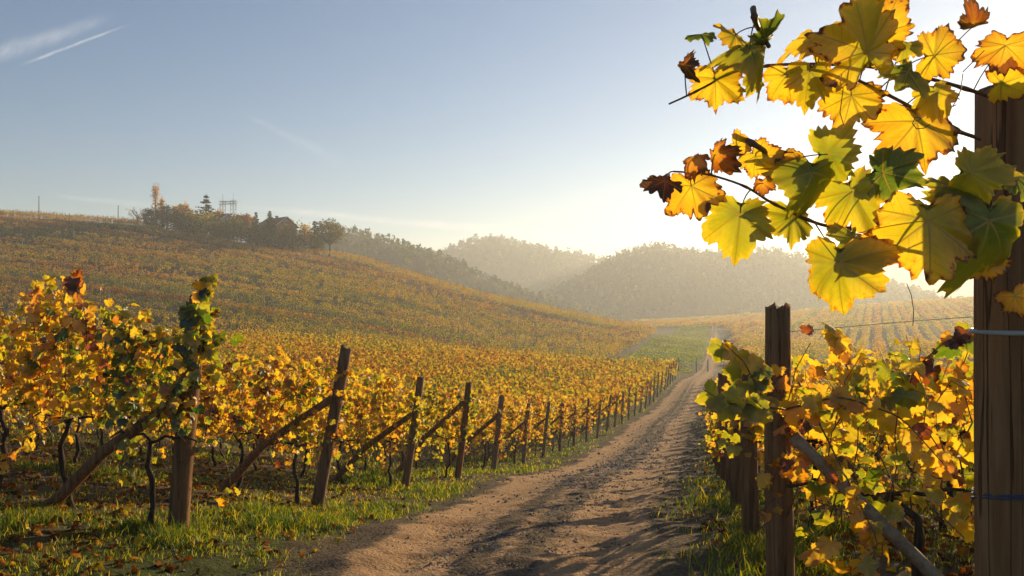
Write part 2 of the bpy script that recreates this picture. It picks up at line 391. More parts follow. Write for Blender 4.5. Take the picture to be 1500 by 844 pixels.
# ground sheet: a fan that is fine near the camera and reaches past the hills
ty = np.concatenate([np.linspace(-6, 2, 14)[:-1], 2 * (2050 / 2) ** np.linspace(0, 1, 520)])
tx = np.linspace(-1, 1, 440); tx = 1.25 * np.sign(tx) * np.abs(tx) ** 1.15
GY, GT = np.meshgrid(ty, tx, indexing='ij'); GX = GT * (np.maximum(GY, 0) + 9)
ru = np.abs(road_u(GX, GY)); inroad = 1 - sst(ru, 0.9, 1.25)
bump = (fbm(GX, GY, 0.9, 4, 1) - .5) * 0.10 + (fbm(GX, GY, 0.25, 3, 2) - .5) * 0.05
GZ = ground(GX, GY) + bump * (1 - inroad) * np.clip(60 / (GY + 20), 0, 1) - 0.04 * inroad
ny, nx = GX.shape
ii = np.arange(ny - 1)[:, None] * nx + np.arange(nx - 1)[None]
GF = np.stack([ii, ii + 1, ii + nx + 1, ii + nx], -1).reshape(-1, 4)
def meadow(x, y):
    l = 12.3 + .274 * (y - 105); r = road_c(y) - 1.5
    return sst(x - l, -.2, 1.0) * sst(r - x, -0.5, 1.0) * sst(y, 84, 92) * (1 - sst(y, 250, 275))
def verge(x, y):
    """grass beside the track and between the first rows"""
    u = road_u(x, y); d = np.abs(x - road_c(y)) - road_w(y)
    return sst(d, 0.05, 0.7) * (1 - 0.62 * sst(d, 2.2, 5.0))
lush = np.clip(verge(GX, GY) * sst(fbm(GX, GY, 2.2, 4, 5), .36, .62) * np.clip((130 - GY) / 60, 0.25, 1), 0, 1)
md = meadow(GX, GY)
lush = np.maximum(lush, .42 * sst(GY, 80, 100) * (ru > 1.2) + .3 * sst(fbm(GX, GY, 12, 3, 77), .45, .65) * (GY > 95))
lush = np.maximum(lush, md * (0.55 + 0.6 * sst(fbm(GX * .3, GY, 9, 3, 6), .3, .6)))
bare = np.maximum((1 - sst(ru, 1.0, 1.7)) * (GY < 110), sst(fbm(GX, GY, 1.5, 4, 9), .5, .7) * .6 * (GY < 84))
gm = MB(); gm.add(np.stack([GX, GY, GZ], -1), GF, np.stack([np.clip(lush, 0, 1), np.clip(bare, 0, 1), fbm(GX, GY, 5, 3, 3)], -1).reshape(-1, 3))
mg = newmat('vineyard_soil'); k = NT(mg)
tc = k.n('ShaderNodeTexCoord').outputs['Object']
at = k.n('ShaderNodeAttribute', attribute_name='lc'); g_, b_, r_ = k.n('ShaderNodeSeparateColor', {'Color': at.outputs['Color']}).outputs
n1 = k.noise(tc, 3.5, 7, .65); n2 = k.noise(tc, 22, 5, .65); n3 = k.noise(tc, .35, 4)
soil = k.ramp(k.m('ADD', k.m('MULTIPLY', n2, .6), k.m('MULTIPLY', n1, .4)), [(.3, (.035, .025, .016)), (.5, (.085, .06, .036)), (.7, (.16, .115, .066))])
turf = k.ramp(k.m('ADD', k.m('MULTIPLY', n2, .5), k.m('MULTIPLY', n3, .5)), [(.3, (.028, .030, .010)), (.5, (.058, .062, .017)), (.7, (.11, .13, .026))])
dry = k.ramp(n1, [(.3, (.06, .042, .018)), (.6, (.13, .09, .035)), (.8, (.17, .12, .05))])
base = k.mix(k.ss(k.m('ADD', n1, k.m('MULTIPLY', n3, .4)), .5, .85), dry, soil)
base = k.mix(k.ss(k.m('ADD', b_, k.m('MULTIPLY', k.m('SUBTRACT', n1, .5), 1.2)), .3, .7), base, soil)
base = k.mix(k.ss(k.m('ADD', g_, k.m('MULTIPLY', k.m('SUBTRACT', n2, .5), .9)), .25, .7), base, turf)
bp = k.n('ShaderNodeBump', {'Height': k.m('ADD', k.m('MULTIPLY', n2, .5), n1), 'Strength': .8, 'Distance': .05}).outputs[0]
k.out(k.n('ShaderNodeBsdfPrincipled', {'Base Color': base, 'Roughness': .95, 'Normal': bp, 'Specular IOR Level': .1}).outputs[0])
tag(gm.obj('ground', mg), kind='structure')

# the dirt track: a strip of its own with two wheel ruts, a stony crown and frayed edges
sy = [-3.0]
while sy[-1] < 300: sy.append(sy[-1] + max(.07, (sy[-1]) * .008))
sy = np.array(sy); su = np.linspace(-1.35, 1.35, 84)
SY, SU = np.meshgrid(sy, su, indexing='ij')
SX = road_c(SY) + SU * road_w(SY)
rut = -.045 * np.exp(-((np.abs(SU + .02 * np.sin(SY * .7)) - .56) / .2) ** 2) + .03 * np.exp(-(SU / .22) ** 2)
tread = .018 * np.sin(SY * 26 + 5 * np.sin(SU * 9)) * np.exp(-((np.abs(SU) - .5) / .25) ** 2) * np.clip(fbm(SX, SY, 1.1, 2, 21) * 3 - 1.1, 0, 1)
rough = (fbm(SX, SY, .55, 4, 12) - .5) * .07 + (fbm(SX, SY, .16, 3, 13) - .5) * .06 * (0.5 + np.exp(-((np.abs(SU) - .12) / .25) ** 2))
edge = np.abs(SU) + (fbm(SX, SY, .8, 4, 14) - .5) * .5
SZ = ground(SX, SY) + .03 + rut + tread + rough * np.clip(30 / (SY + 8), .2, 1) - .065 * sst(edge, .86, 1.25)
rm = MB(); q = np.arange(len(sy) - 1)[:, None] * len(su) + np.arange(len(su) - 1)[None]
stony = np.exp(-((np.abs(SU) - .14) / .18) ** 2) * (1 - .8 * sst(SY, 60, 90))
rm.add(np.stack([SX, SY, SZ], -1), np.stack([q, q + 1, q + len(su) + 1, q + len(su)], -1).reshape(-1, 4), np.stack([stony, np.maximum(sst(edge, .7, 1.0), .45 * sst(SY, 78, 95)), fbm(SX, SY, 2, 3, 15)], -1).reshape(-1, 3))
mr = newmat('track_dirt'); k = NT(mr)
tc = k.n('ShaderNodeTexCoord').outputs['Object']
at = k.n('ShaderNodeAttribute', attribute_name='lc'); s_, e_, v_ = k.n('ShaderNodeSeparateColor', {'Color': at.outputs['Color']}).outputs
n1 = k.noise(tc, 2.2, 6, .65); n2 = k.noise(tc, 30, 5, .7); n3 = k.noise(tc, 9, 5, .65)
vo = k.n('ShaderNodeTexVoronoi', {'Vector': tc, 'Scale': 38.0}).outputs['Distance']
cl_ = k.ramp(k.m('ADD', k.m('MULTIPLY', n2, .45), k.m('MULTIPLY', n1, .55)), [(.3, (.18, .105, .052)), (.5, (.34, .205, .105)), (.7, (.47, .30, .165))])
dk = k.ramp(n2, [(.3, (.045, .032, .022)), (.55, (.11, .078, .05)), (.8, (.20, .15, .10))])
c = k.mix(k.ss(k.m('ADD', s_, k.m('MULTIPLY', k.m('SUBTRACT', n3, .5), 1.6)), .45, .95), cl_, dk)
c = k.mix(k.ss(k.m('ADD', e_, k.m('MULTIPLY', k.m('SUBTRACT', n3, .5), 1.2)), .35, .8), c, dk)
bp = k.n('ShaderNodeBump', {'Height': k.m('ADD', k.m('MULTIPLY', n3, 1.0), k.m('ADD', k.m('MULTIPLY', n2, .5), k.m('MULTIPLY', vo, .25))), 'Strength': .9, 'Distance': .035}).outputs[0]
k.out(k.n('ShaderNodeBsdfPrincipled', {'Base Color': c, 'Roughness': .95, 'Normal': bp, 'Specular IOR Level': .1}).outputs[0])
tag(rm.obj('dirt_track', mr), kind='structure')
def track_z(x, y):
    return ground(x, y) + .03

# ------------------------------------------------------------------ far wooded hills
RIDGES = [
    (470, 100, [(380, 420), (440, 375), (465, 356), (490, 339), (520, 344), (570, 358), (620, 374), (660, 386), (700, 406), (760, 431), (830, 456), (900, 474)]),
    (880, 170, [(430, 440), (560, 404), (640, 384), (665, 371), (690, 359), (735, 357), (760, 365), (800, 373), (850, 381), (885, 388), (910, 396), (960, 424), (1040, 458)]),
    (640, 130, [(760, 450), (830, 424), (880, 396), (895, 384), (920, 376), (965, 366), (1000, 375), (1040, 379), (1100, 371), (1140, 378), (1180, 392), (1230, 404), (1300, 425), (1380, 455)]),
    (1500, 260, [(1000, 440), (1100, 405), (1180, 394), (1260, 378), (1320, 376), (1420, 382), (1500, 377), (1600, 388), (1700, 400)]),
]
def hill_z(x, y):
    base = ground(np.clip(x, -600, 900), np.clip(y, -10, 1300)) - 6
    out = base.copy()
    for Yc, w, pts in RIDGES:
        pts = np.array(pts); X0 = (pts[:, 0] - CX) / F * Yc; Z0 = (CY - pts[:, 1]) / F * Yc + EYE
        yc = Yc + 25 * (fbm(x, x * 0, 120, 2, 31) - .5)
        h = np.interp(x, X0, Z0, left=-30, right=-30)
        prof = np.exp(-(((y - yc) / w) ** 2))
        gul = (fbm(x, y, 110, 4, 33) - .5) * 26 * prof * (1 - prof) * 2.2
        out = np.maximum(out, base + (h - base) * prof + gul)
    return out
hx = np.linspace(-480, 1400, 300); hy = np.linspace(290, 1850, 210)
HY, HX = np.meshgrid(hy, hx, indexing='ij'); HZ = hill_z(HX, HY)
hm = MB(); q = np.arange(209)[:, None] * 300 + np.arange(299)[None]
hm.add(np.stack([HX, HY, HZ], -1), np.stack([q, q + 1, q + 301, q + 300], -1).reshape(-1, 4))
M_HILL = rough_mat('hill_soil', [(.3, (.03, .03, .014)), (.7, (.07, .06, .028))], (.08, .08, .08), 5, .95, .6, 1.0, spec=.05)
tag(hm.obj('hills', M_HILL), kind='structure')

def rand_quads(c, size, rng, flat=0.0):
    """one randomly turned quad (kite) per centre"""
    n = len(c); a = rng.normal(size=(n, 3)); a[:, 2] *= (1 - flat); a /= np.linalg.norm(a, axis=1)[:, None]
    b = rng.normal(size=(n, 3)); b -= a * (a * b).sum(1)[:, None]; b /= np.linalg.norm(b, axis=1)[:, None]
    s = np.broadcast_to(np.asarray(size, float), (n,))[:, None]
    V = np.stack([c + a * s, c + b * s * .7, c - a * s * .8, c - b * s * .7], 1)
    return V.reshape(-1, 3), np.arange(4 * n).reshape(n, 4)

def forest():
    rng = np.random.default_rng(5)
    pts = []
    for Yc, w, rp in RIDGES:
        rp = np.array(rp); X0 = (rp[:, 0] - CX) / F * Yc
        x0, x1 = max(X0[0], -420 * Yc / 760), X0[-1]
        n = int((x1 - x0) * w * 1.5 / np.interp(Yc, [470, 1500], [14, 40]))
        x = rng.uniform(x0, x1, n); y = Yc + rng.uniform(-1.75, .3, n) * w * .8
        m = int((x1 - x0) / np.interp(Yc, [470, 1500], [1.4, 3]))                          # a closer stand along the crest
        x = np.concatenate([x, rng.uniform(x0, x1, m)]); y = np.concatenate([y, Yc + rng.normal(0, 14, m)])
        pts.append(np.stack([x, y], 1))
    p = np.concatenate(pts); z = hill_z(p[:, 0], p[:, 1])
    keep = z > ground(np.clip(p[:, 0], -600, 900), np.clip(p[:, 1], 0, 1300)) - 1.5
    p, z = p[keep], z[keep]; n = len(p)
    H = rng.gamma(7, .82, n).clip(2.5, 10.5) * np.interp(p[:, 1], [450, 560, 760, 1000, 1500], [.55, .68, .92, 1.15, 1.6]); K = 26
    t = rng.uniform(.25, 1, (n, K)); ang = rng.uniform(0, 6.28, (n, K))
    rad = H[:, None] * .30 * np.sqrt(rng.uniform(0, 1, (n, K))) * np.sqrt(np.clip(1.08 - t, 0, 1)) * 1.3
    c = np.stack([p[:, :1] + rad * np.cos(ang), p[:, 1:] + rad * np.sin(ang), z[:, None] + t * H[:, None]], -1)
    V, Fq = rand_quads(c.reshape(-1, 3), np.repeat(H * .13, K) * rng.uniform(.6, 1.3, n * K), rng)
    hue = np.clip(.06 + .25 * fbm(p[:, 0], p[:, 1], 60, 3, 41) + rng.normal(0, .05, n) + (rng.random(n) < .10) * .2, 0, .97)
    C = np.stack([np.repeat(hue, K * 4), np.zeros(n * K * 4), np.full(n * K * 4, .5)], -1)
    mb = MB(); mb.add(V, Fq, C)
    tag(mb.obj('forest', M_FOREST, smooth=False), 'hazy wooded slopes on the far hills', 'forest', kind='stuff')
forest()

# ------------------------------------------------------------------ leaves
def leaf_outline(n, teeth, lobes=1.0, rng=None, round_=0.0):
    th = np.linspace(-math.pi, math.pi, n, endpoint=False)
    L = [(0, 1.0, .76), (.98, .93, .80), (-.98, .89, .80), (1.98, .80, .80), (-1.98, .82, .80)]
    r = np.zeros(n)
    for a, rr, w in L:
        if rng is not None: rr *= rng.uniform(.84, 1.1); a += rng.normal(0, .07)
        d = (th - a + math.pi) % (2 * math.pi) - math.pi
        r = np.maximum(r, rr * np.exp(-(d / (w / lobes ** .5)) ** 2 * .62))
    r = np.maximum(r, .13)
    saw = (th * teeth / (2 * math.pi) * 1.0) % 1.0
    amp = .16 if rng is None or n < 60 else .13 * (1 + .5 * np.sin(th * 5 + rng.uniform(0, 6)))
    r *= 1 + amp * (np.abs(saw - .5) * 2 - .5)
    if n >= 60: r *= 1 + .035 * rng.normal(size=n) + .05 * np.sin(th * 9 + rng.uniform(0, 6)) * rng.uniform(0, 1)
    return th, r
def leaf_template(n, rings, teeth, seed, lobes=1.0, curl=.25):
    rng = np.random.default_rng(seed); th, r = leaf_outline(n, teeth, lobes, rng)
    V = [(0, 0, 0)]; E = [0]
    ph = rng.uniform(0, 6.28, 3); cu = rng.uniform(.4, 1.3) * curl; side = rng.uniform(-.25, .25)
    for f in rings:
        rr = r * f; smoothr = rr if f > .6 else r.mean() * f * .6 + rr * .4
        x = smoothr * np.sin(th); y = -smoothr * np.cos(th)
        va = np.abs(((th / .98 + .5) % 1.0) - .5) * 2          # 0 on a main vein, 1 between two
        z = -.16 * np.abs(x) + .10 * smoothr * va - cu * smoothr ** 2 * (1 + .8 * np.sin(th * 2 + ph[0])) + .06 * smoothr * np.sin(th * 3 + ph[1]) + .05 * smoothr * np.sin(th * 7 + ph[2]) + (.07 * f ** 3 * r * np.sin(th * 13 + ph[0]) if n >= 60 else 0) + side * x * y
        V += list(zip(x, y, z)); E += [f] * n
    F = []; tri = [(0, 1 + j, 1 + (j + 1) % n) for j in range(n)]
    quads = []
    for k in range(len(rings) - 1):
        a = 1 + k * n; b = a + n
        quads += [(a + j, b + j, b + (j + 1) % n, a + (j + 1) % n) for j in range(n)]
    V = np.array(V); return V, [np.array(tri)] + ([np.array(quads)] if quads else []), np.array(E), V[:, :2].copy()

def place_leaves(mb, tmpls, pos, tip, nrm, size, hue, brown, rng):
    """pos/tip/nrm (n,3): one leaf each, hung by the stalk end at pos with its tip along tip"""
    n = len(pos); tip = tip / np.linalg.norm(tip, axis=1)[:, None]
    nrm = nrm - tip * (nrm * tip).sum(1)[:, None]; nrm /= np.linalg.norm(nrm, axis=1)[:, None] + 1e-9
    u = np.cross(nrm, tip); pick = rng.integers(0, len(tmpls), n)
    for ti, (TV, TF, TE, TU) in enumerate(tmpls):
        s = np.where(pick == ti)[0]
        if not len(s): continue
        A = TV[None, :, 0:1] * u[s][:, None] - TV[None, :, 1:2] * tip[s][:, None] + TV[None, :, 2:3] * nrm[s][:, None]
        V = pos[s][:, None] + A * size[s][:, None, None]
        m = len(TV); off = (np.arange(len(s)) * m)
        F = [(f[None] + off[:, None, None]).reshape(-1, f.shape[1]) for f in TF]
        C = np.stack([np.repeat(hue[s], m), np.tile(TE, len(s)), np.repeat(brown[s], m)], -1)
        mb.add(V.reshape(-1, 3), F, C, np.tile(TU, (len(s), 1)))

T_NEAR = [leaf_template(38, (.55, 1.0), 16, 100 + i, 1.0, .28) for i in range(6)]
T_MID = [leaf_template(14, (1.0,), 7, 200 + i, .9, .3) for i in range(4)]

def unit(v): return v / (np.linalg.norm(v, axis=-1, keepdims=True) + 1e-9)
def foliage(rng, hue0, hsd, n_sh=11, tall=1.95, z0=.78, halfw=.5, dens=1.0, spread=.16, low=2, tmpl=T_NEAR, lsize=.054):
    """leaves and shoots of one trellised vine, row along local x"""
    fol = MB(); sh = MB()
    pos = []; out = []
    shoots = []
    for i in range(n_sh):
        x = -halfw + (i + rng.uniform(.1, .9)) * 2 * halfw / n_sh; top = tall * rng.uniform(.88, 1.05); 
        n = 7; tt = np.linspace(0, 1, n); lean = rng.normal(0, .16); ly = rng.normal(0, .10)
        S = np.stack([x + lean * tt + .03 * rng.normal(size=n), ly * tt + .03 * rng.normal(size=n) * tt + rng.normal(0, .03), z0 + (top - z0) * tt ** .9], -1)
        if rng.random() < .4:                                        # the end flops over
            S[-2:, 1] += rng.choice([-1, 1]) * np.array([.10, .26]); S[-1, 2] -= .16
        shoots.append((S, .0045))
    for i in range(low):
        x = rng.uniform(-halfw, halfw); n = 6; tt = np.linspace(0, 1, n); sgn = rng.choice([-1, 1])
        shoots.append((np.stack([x + rng.normal(0, .2) * tt, sgn * (.1 + .3 * np.sin(tt * 2)), z0 - (z0 - rng.uniform(.25, .5)) * tt ** 1.5], -1), .0035))
    for i in range(7):                                               # thin leafless canes tangled below
        x = rng.uniform(-halfw, halfw); n = 6; tt = np.linspace(0, 1, n)
        sh.add(*tube(np.stack([x + rng.normal(0, .25) * tt + .03 * rng.normal(size=n), rng.normal(0, .2) * np.sin(tt * 2.5) + .02 * rng.normal(size=n), z0 + .1 - (z0 - rng.uniform(.15, .5)) * tt], -1), np.linspace(.004, .002, n), 4))
    for S, rad in shoots:
        sh.add(*tube(S, np.linspace(rad, rad * .45, len(S)), 4))
        hang = S[-1, 2] < z0
        m = int((11 if hang else 36) * dens); t = np.sort(rng.uniform(.0 if not hang else .2, 1, m)); idx = t * (len(S) - 1); i0 = np.minimum(idx.astype(int), len(S) - 2)
        c = S[i0] + (S[i0 + 1] - S[i0]) * (idx - i0)[:, None]
        o = rng.normal(size=(m, 3)) * (.7, 1.0, .35); o = unit(o)
        pos.append(c + o * rng.uniform(.04, spread, m)[:, None]); out.append(o)
    pos = np.concatenate(pos); out = np.concatenate(out); n = len(pos)
    tip = np.stack([rng.normal(0, .45, n), rng.normal(0, .45, n), -np.abs(rng.normal(.9, .35, n))], -1) + out * .5
    nrm = np.stack([rng.normal(0, .5, n), rng.normal(0, .8, n), rng.normal(.35, .4, n)], -1) + out * .7
    hv = hue0 + rng.normal(0, hsd * 1.1, n) + .10 * np.sin(pos[:, 0] * 7 + hue0 * 40) + np.where(rng.random(n) < .09, .22, 0) - np.where(rng.random(n) < .10, .22, 0)
    hv += .10 * sst(pos[:, 2], 1.6, 2.0)
    place_leaves(fol, tmpl, pos, tip, nrm, lsize * rng.uniform(.55, 1.35, n), np.clip(hv, .02, .98), rng.uniform(0, 1.1, n), rng)
    return fol, sh

def trunk_mb(rng, h=.80, halfw=.48):
    mb = MB(); n = 8; t = np.linspace(0, 1, n); ln = rng.normal(0, .10)
    S = np.stack([ln * np.sin(t * 2.6) + .016 * rng.normal(size=n), (.018) * rng.normal(size=n), -.06 + (h + .06) * t], -1); S[-1, :2] *= .4
    mb.add(*tube(S, np.linspace(.030, .019, n) * (1 + .15 * rng.normal(size=n)), 8, wob=.10, seed=int(rng.integers(1e6))))
    for sgn in (-1, 1):
        m = 6; tt = np.linspace(0, 1, m)
        A = S[-1] + np.stack([sgn * halfw * tt, .025 * rng.normal(size=m), .04 * np.sin(tt * 3) + .02 * rng.normal(size=m)], -1)
        mb.add(*tube(A, np.linspace(.015, .008, m), 6, wob=.1, seed=int(rng.integers(1e6))))
    return mb

PROTO = []
KINDS = [('golden yellow', .545, .085), ('yellow and amber', .58, .10), ('yellow and russet', .61, .13), ('yellow green', .49, .10), ('bright yellow', .53, .07), ('amber gold', .60, .12)]
for v in range(12):
    rng = np.random.default_rng(900 + v); kind = KINDS[v % 6]
    f, s = foliage(rng, kind[1] - .01, kind[2] * 1.1, dens=rng.uniform(1.2, 1.4), halfw=.57, low=int(rng.integers(1, 4)))
    PROTO.append((kind[0], f.mesh('foliage', M_LEAFL, smooth=True), s.mesh('shoots', M_CANE), trunk_mb(rng).mesh('trunk', M_BARK)))
PROTO_R = []
for v in range(8):
    rng = np.random.default_rng(950 + v); kind = KINDS[(0, 4, 1, 4)[v % 4]]
    f, s = foliage(rng, kind[1], kind[2], n_sh=11, tall=1.5, z0=.62, dens=.55, low=5, spread=.15, lsize=.058, halfw=.56)
    PROTO_R.append((kind[0], f.mesh('foliage', M_LEAF, smooth=True), s.mesh('shoots', M_CANE), trunk_mb(rng, .74).mesh('trunk', M_BARK)))
rng = np.random.default_rng(77)
f, s = foliage(rng, .36, .18, n_sh=10, tall=2.0, z0=.95, dens=1.2, low=2, halfw=.46)
GREEN = ('dark green', f.mesh('foliage', M_LEAFL), s.mesh('shoots', M_CANE), trunk_mb(rng).mesh('trunk', M_BARK))
f, s = foliage(rng, .60, .12, n_sh=9, tall=1.75, dens=.8, low=5, halfw=.5)
RAGGED = ('ragged yellow', f.mesh('foliage', M_LEAF), s.mesh('shoots', M_CANE), trunk_mb(rng).mesh('trunk', M_BARK))

def vine(proto, x, y, rz, label, group, sc=1.0):
    o = empty('grape_vine', (x, y, gz(x, y)), rz); o.scale = (1.0, 1.0, sc)
    for nm, me in zip(('foliage', 'shoots', 'trunk'), proto[1:]):
        c = bpy.data.objects.new(nm, me); col.objects.link(c); c.parent = o
    tag(o, label, 'grapevine', group); return o

ORD = ['first', 'second', 'third', 'fourth', 'fifth', 'sixth', 'seventh', 'eighth', 'ninth', 'tenth', 'eleventh', 'twelfth', 'thirteenth', 'fourteenth', 'fifteenth', 'sixteenth', 'seventeenth', 'eighteenth', 'nineteenth', 'twentieth', 'twenty-first', 'twenty-second', 'twenty-third', 'twenty-fourth', 'twenty-fifth', 'twenty-sixth', 'twenty-seventh', 'twenty-eighth', 'twenty-ninth', 'thirtieth']

# the rows left of the track: feet of their end posts
LP = list(LINE)
LEAN = [.10, .19, .145, .126, .13, .10]
yy_ = 25.6
while yy_ < 75:
    yy_ += 2.46; LP.append((.36 + .304 * (yy_ - 25.6), yy_)); LEAN.append(.08 + .05 * math.sin(yy_ * 3))
RP = [(1.34, 3.9), (1.83, 6.0), (2.35, 8.2), (2.90, 10.4), (3.42, 12.7), (3.98, 15.1), (4.6, 17.6), (5.25, 20.3), (5.95, 23.3)]
yy_ = 23.3
while yy_ < 74:
    yy_ += 2.6; RP.append((6.8 + .28 * (yy_ - 27), yy_))
LD = np.array([-.944, .33]); LRZ = math.atan2(.33, -.944)
RD = np.array([.992, -.12]); RRZ = math.atan2(-.12, .992)
rv = np.random.default_rng(3)
stuff_pts = []          # vines past the individual ones: (x, y, row direction)
N_IND = [0, 0]
def row_vines(base, d, rz, side, r, n_ind_max, start, step=.95):
    t = start; i = 0
    while t < 130:
        x, y = base[0] + d[0] * t, base[1] + d[1] * t
        if side == 'left' and (x < -.66 * y - 1.2): break
        if side == 'right' and (x > .70 * y + 2.5 or x > 1.0 * y + 1.5): break
        if i < n_ind_max and abs(x) < .67 * y + .6:
            pr = PROTO[int(rv.integers(0, 12))] if side == 'left' else PROTO_R[int(rv.integers(0, 8))]
            if side == 'left' and r == 0 and i == 0: pr = GREEN
            if (r <= 3 if side == 'left' else r <= 2) and i < 30:
                place = f'{ORD[i]} from the track in the {"nearest" if r == 0 else ORD[r]} row {"left" if side == "left" else "right"} of it'
                grp = 'grapevines in the front rows'
            else:
                place = f'in the {ORD[r]} row from the front, {"left" if side == "left" else "right"} of the track'
                grp = f'grapevines in the {ORD[r]} row {"left" if side == "left" else "right"} of the track'
                pr_look = 'autumn coloured'
            look = pr[0] if 'from the track' in place else 'autumn yellow'
            jit = .08
            vine(pr, x, y + float(rv.normal(0, .04)), rz + (math.pi if rv.random() < .5 else 0) + float(rv.normal(0, jit)), f'{look} grapevine, {place}', grp, float(rv.uniform(.94, 1.05)) * (1 if side == 'left' else (.94 if i == 0 else 1) if r == 0 else .9))
            N_IND[0 if side == 'left' else 1] += 1
        else: stuff_pts.append((x, y, d[0], d[1], 1.0 if side == 'left' else .74))
        t += step; i += 1
for r, b in enumerate(LP):
    row_vines(b, LD, LRZ, 'left', r, 40 if r <= 9 else 0, .24 if r == 0 else .3)
for r, b in enumerate(RP):
    row_vines(b, RD, RRZ, 'right', r, 40 if r <= 8 else 0, .45)
print('vines', N_IND, 'in stuff', len(stuff_pts))

# the rest of the near blocks
def mid_vines():
    rng = np.random.default_rng(8); sp = np.array(stuff_pts); n = len(sp)
    d = np.hypot(sp[:, 0], sp[:, 1]); K = 74
    z = ground(sp[:, 0], sp[:, 1])
    a = rng.uniform(-.55, .55, (n, K)); w = rng.normal(0, .15, (n, K)); h = (.62 + 1.32 * rng.beta(1.9, 1.5, (n, K))) * sp[:, 4:5]; h += .15 * np.sin(sp[:, 0:1] * 2.1 + a * 5)
    c = np.stack([sp[:, 0:1] + sp[:, 2:3] * a - sp[:, 3:4] * w, sp[:, 1:2] + sp[:, 3:4] * a + sp[:, 2:3] * w, z[:, None] + h], -1).reshape(-1, 3)
    N = len(c)
    hue = np.repeat(.585 + .26 * (fbm(sp[:, 0], sp[:, 1], 7, 3, 51) - .5) * 2 + rng.normal(0, .05, n), K) + rng.normal(0, .11, N)
    mb = MB(); tip = np.stack([rng.normal(0, .5, N), rng.normal(0, .5, N), -np.abs(rng.normal(.9, .4, N))], -1); nr = rng.normal(size=(N, 3)); nr[:, 2] = nr[:, 2] * .5 + .3
    place_leaves(mb, T_MID, c, tip, nr, .115 * rng.uniform(.6, 1.35, N), np.clip(hue, .03, .97), np.zeros(N), rng)
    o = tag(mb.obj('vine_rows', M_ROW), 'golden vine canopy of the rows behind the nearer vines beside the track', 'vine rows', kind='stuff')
    st = MB()
    for x, y, _, _, _ in stuff_pts:
        if rng.random() < .6:
            zz = gz(x, y); st.add(*tube([(x, y, zz - .05), (x + rng.normal(0, .06), y, zz + .4), (x, y, zz + .85)], (.035, .03, .02), 5))
    st.obj('trunks', M_BARK, o)['kind'] = 'stuff'
mid_vines()

# ------------------------------------------------------------------ the hillside vineyard and the valley vineyard
def row_points(rows, step):
    out = []
    for b, d, L in rows:
        t = np.arange(0, L, step); out.append(np.stack([b[0] + d[0] * t, b[1] + d[1] * t, np.full(len(t), d[0]), np.full(len(t), d[1]), np.full(len(t), len(out))], -1))
    return np.concatenate(out)
def far_vines(name, label, pts, K, hue, size, rng, width=.15, h0=.5, h1=1.75, trunks=0):
    n = len(pts); z = ground(pts[:, 0], pts[:, 1]); a = rng.uniform(-.5, .5, (n, K)); w = rng.normal(0, width, (n, K)); h1 = h1 * rng.uniform(.86, 1.1, (n, 1))
    if pts.shape[1] > 4:
        rid = pts[:, 4].astype(int); rh_ = np.random.default_rng(4).normal(0, 1, 400); h1 = h1 * (1 + .10 * rh_[rid])[:, None]; hue = hue + .10 * rh_[::-1][rid]
    h = h0 + (h1 - h0) * rng.beta(2, 1.5, (n, K))
    h = h * (1 + .45 * (fbm(pts[:, 0], pts[:, 1], 1.7, 2, 61) - .5))[:, None]
    c = np.stack([pts[:, 0:1] + pts[:, 2:3] * a - pts[:, 3:4] * w, pts[:, 1:2] + pts[:, 3:4] * a + pts[:, 2:3] * w, z[:, None] + h], -1).reshape(-1, 3)
    V, Fq = rand_quads(c, size * rng.uniform(.55, 1.4, n * K), rng, .3)
    hh = np.clip(np.repeat(hue + rng.normal(0, .045, n), K) + rng.normal(0, .07, n * K), .05, .97)
    mb = MB(); mb.add(V, Fq, np.stack([np.repeat(hh, 4), np.zeros(4 * n * K), np.full(4 * n * K, .5)], -1))
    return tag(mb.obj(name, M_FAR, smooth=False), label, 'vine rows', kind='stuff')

def crest_y(px):   # how far back the hillside is planted at each bearing
    return np.interp(px, [-300, 0, 200, 215, 430, 445, 500, 600, 700, 800, 900, 960], [250, 240, 238, 226, 219, 226, 228, 222, 215, 205, 197, 186])
rows = []; y0 = 81.5
while y0 < 300:
    if y0 < 104:                          # lower rows stop short, along the foot of the bank
        t0 = (15.6 + .304 * (y0 - 76) - .112 * y0) / (.944 + .112 * .33) if y0 < 104 else 0
        b = (15.6 + .304 * (y0 - 76) + LD[0] * t0, y0 + LD[1] * t0)
    else: b = (12.3 + .274 * (y0 - 105) - .6, y0)
    rows.append((b, LD, 330)); y0 += 2.55
hp = row_points(rows, 1.0)
hpx = CX + F * hp[:, 0] / hp[:, 1]
rngf = np.random.default_rng(9)
keep = (hpx > -70) & (hp[:, 1] < crest_y(hpx)) & (hp[:, 1] > 80)
gapn = fbm(hp[:, 0] * .5, hp[:, 1], 6, 3, 62)
keep &= rngf.random(len(hp)) > .10 + .45 * sst(gapn, .62, .75)
lane = hp[:, 1] - (213 - .54 * (hp[:, 0] + 60))                     # a lane between two blocks on the upper slope
keep &= ~((np.abs(lane) < 2.6) & (hp[:, 0] > -66) & (hp[:, 0] < 20))
for rid_, lo, hi in ((17, -75, -25), (18, -75, -40), (26, -120, -70), (8, -30, 5)):   # short headland gaps
    keep &= ~((np.abs(hp[:, 4] - rid_) < 1) & (hp[:, 0] > lo) & (hp[:, 0] < hi) & (rngf.random(len(hp)) < .85))
hp = hp[keep]; hpx = hpx[keep]; print('hillside metres', len(hp))
band = .5 * fbm(hp[:, 0] * .35, hp[:, 1], 14, 3, 63) + .5 * fbm(hp[:, 0], hp[:, 1], 40, 2, 64)
hue_h = .555 + .75 * (band - .32) + .08 * sst(hp[:, 1], 130, 190) - .04 * (hp[:, 1] < 125)
near = hp[:, 1] < 150
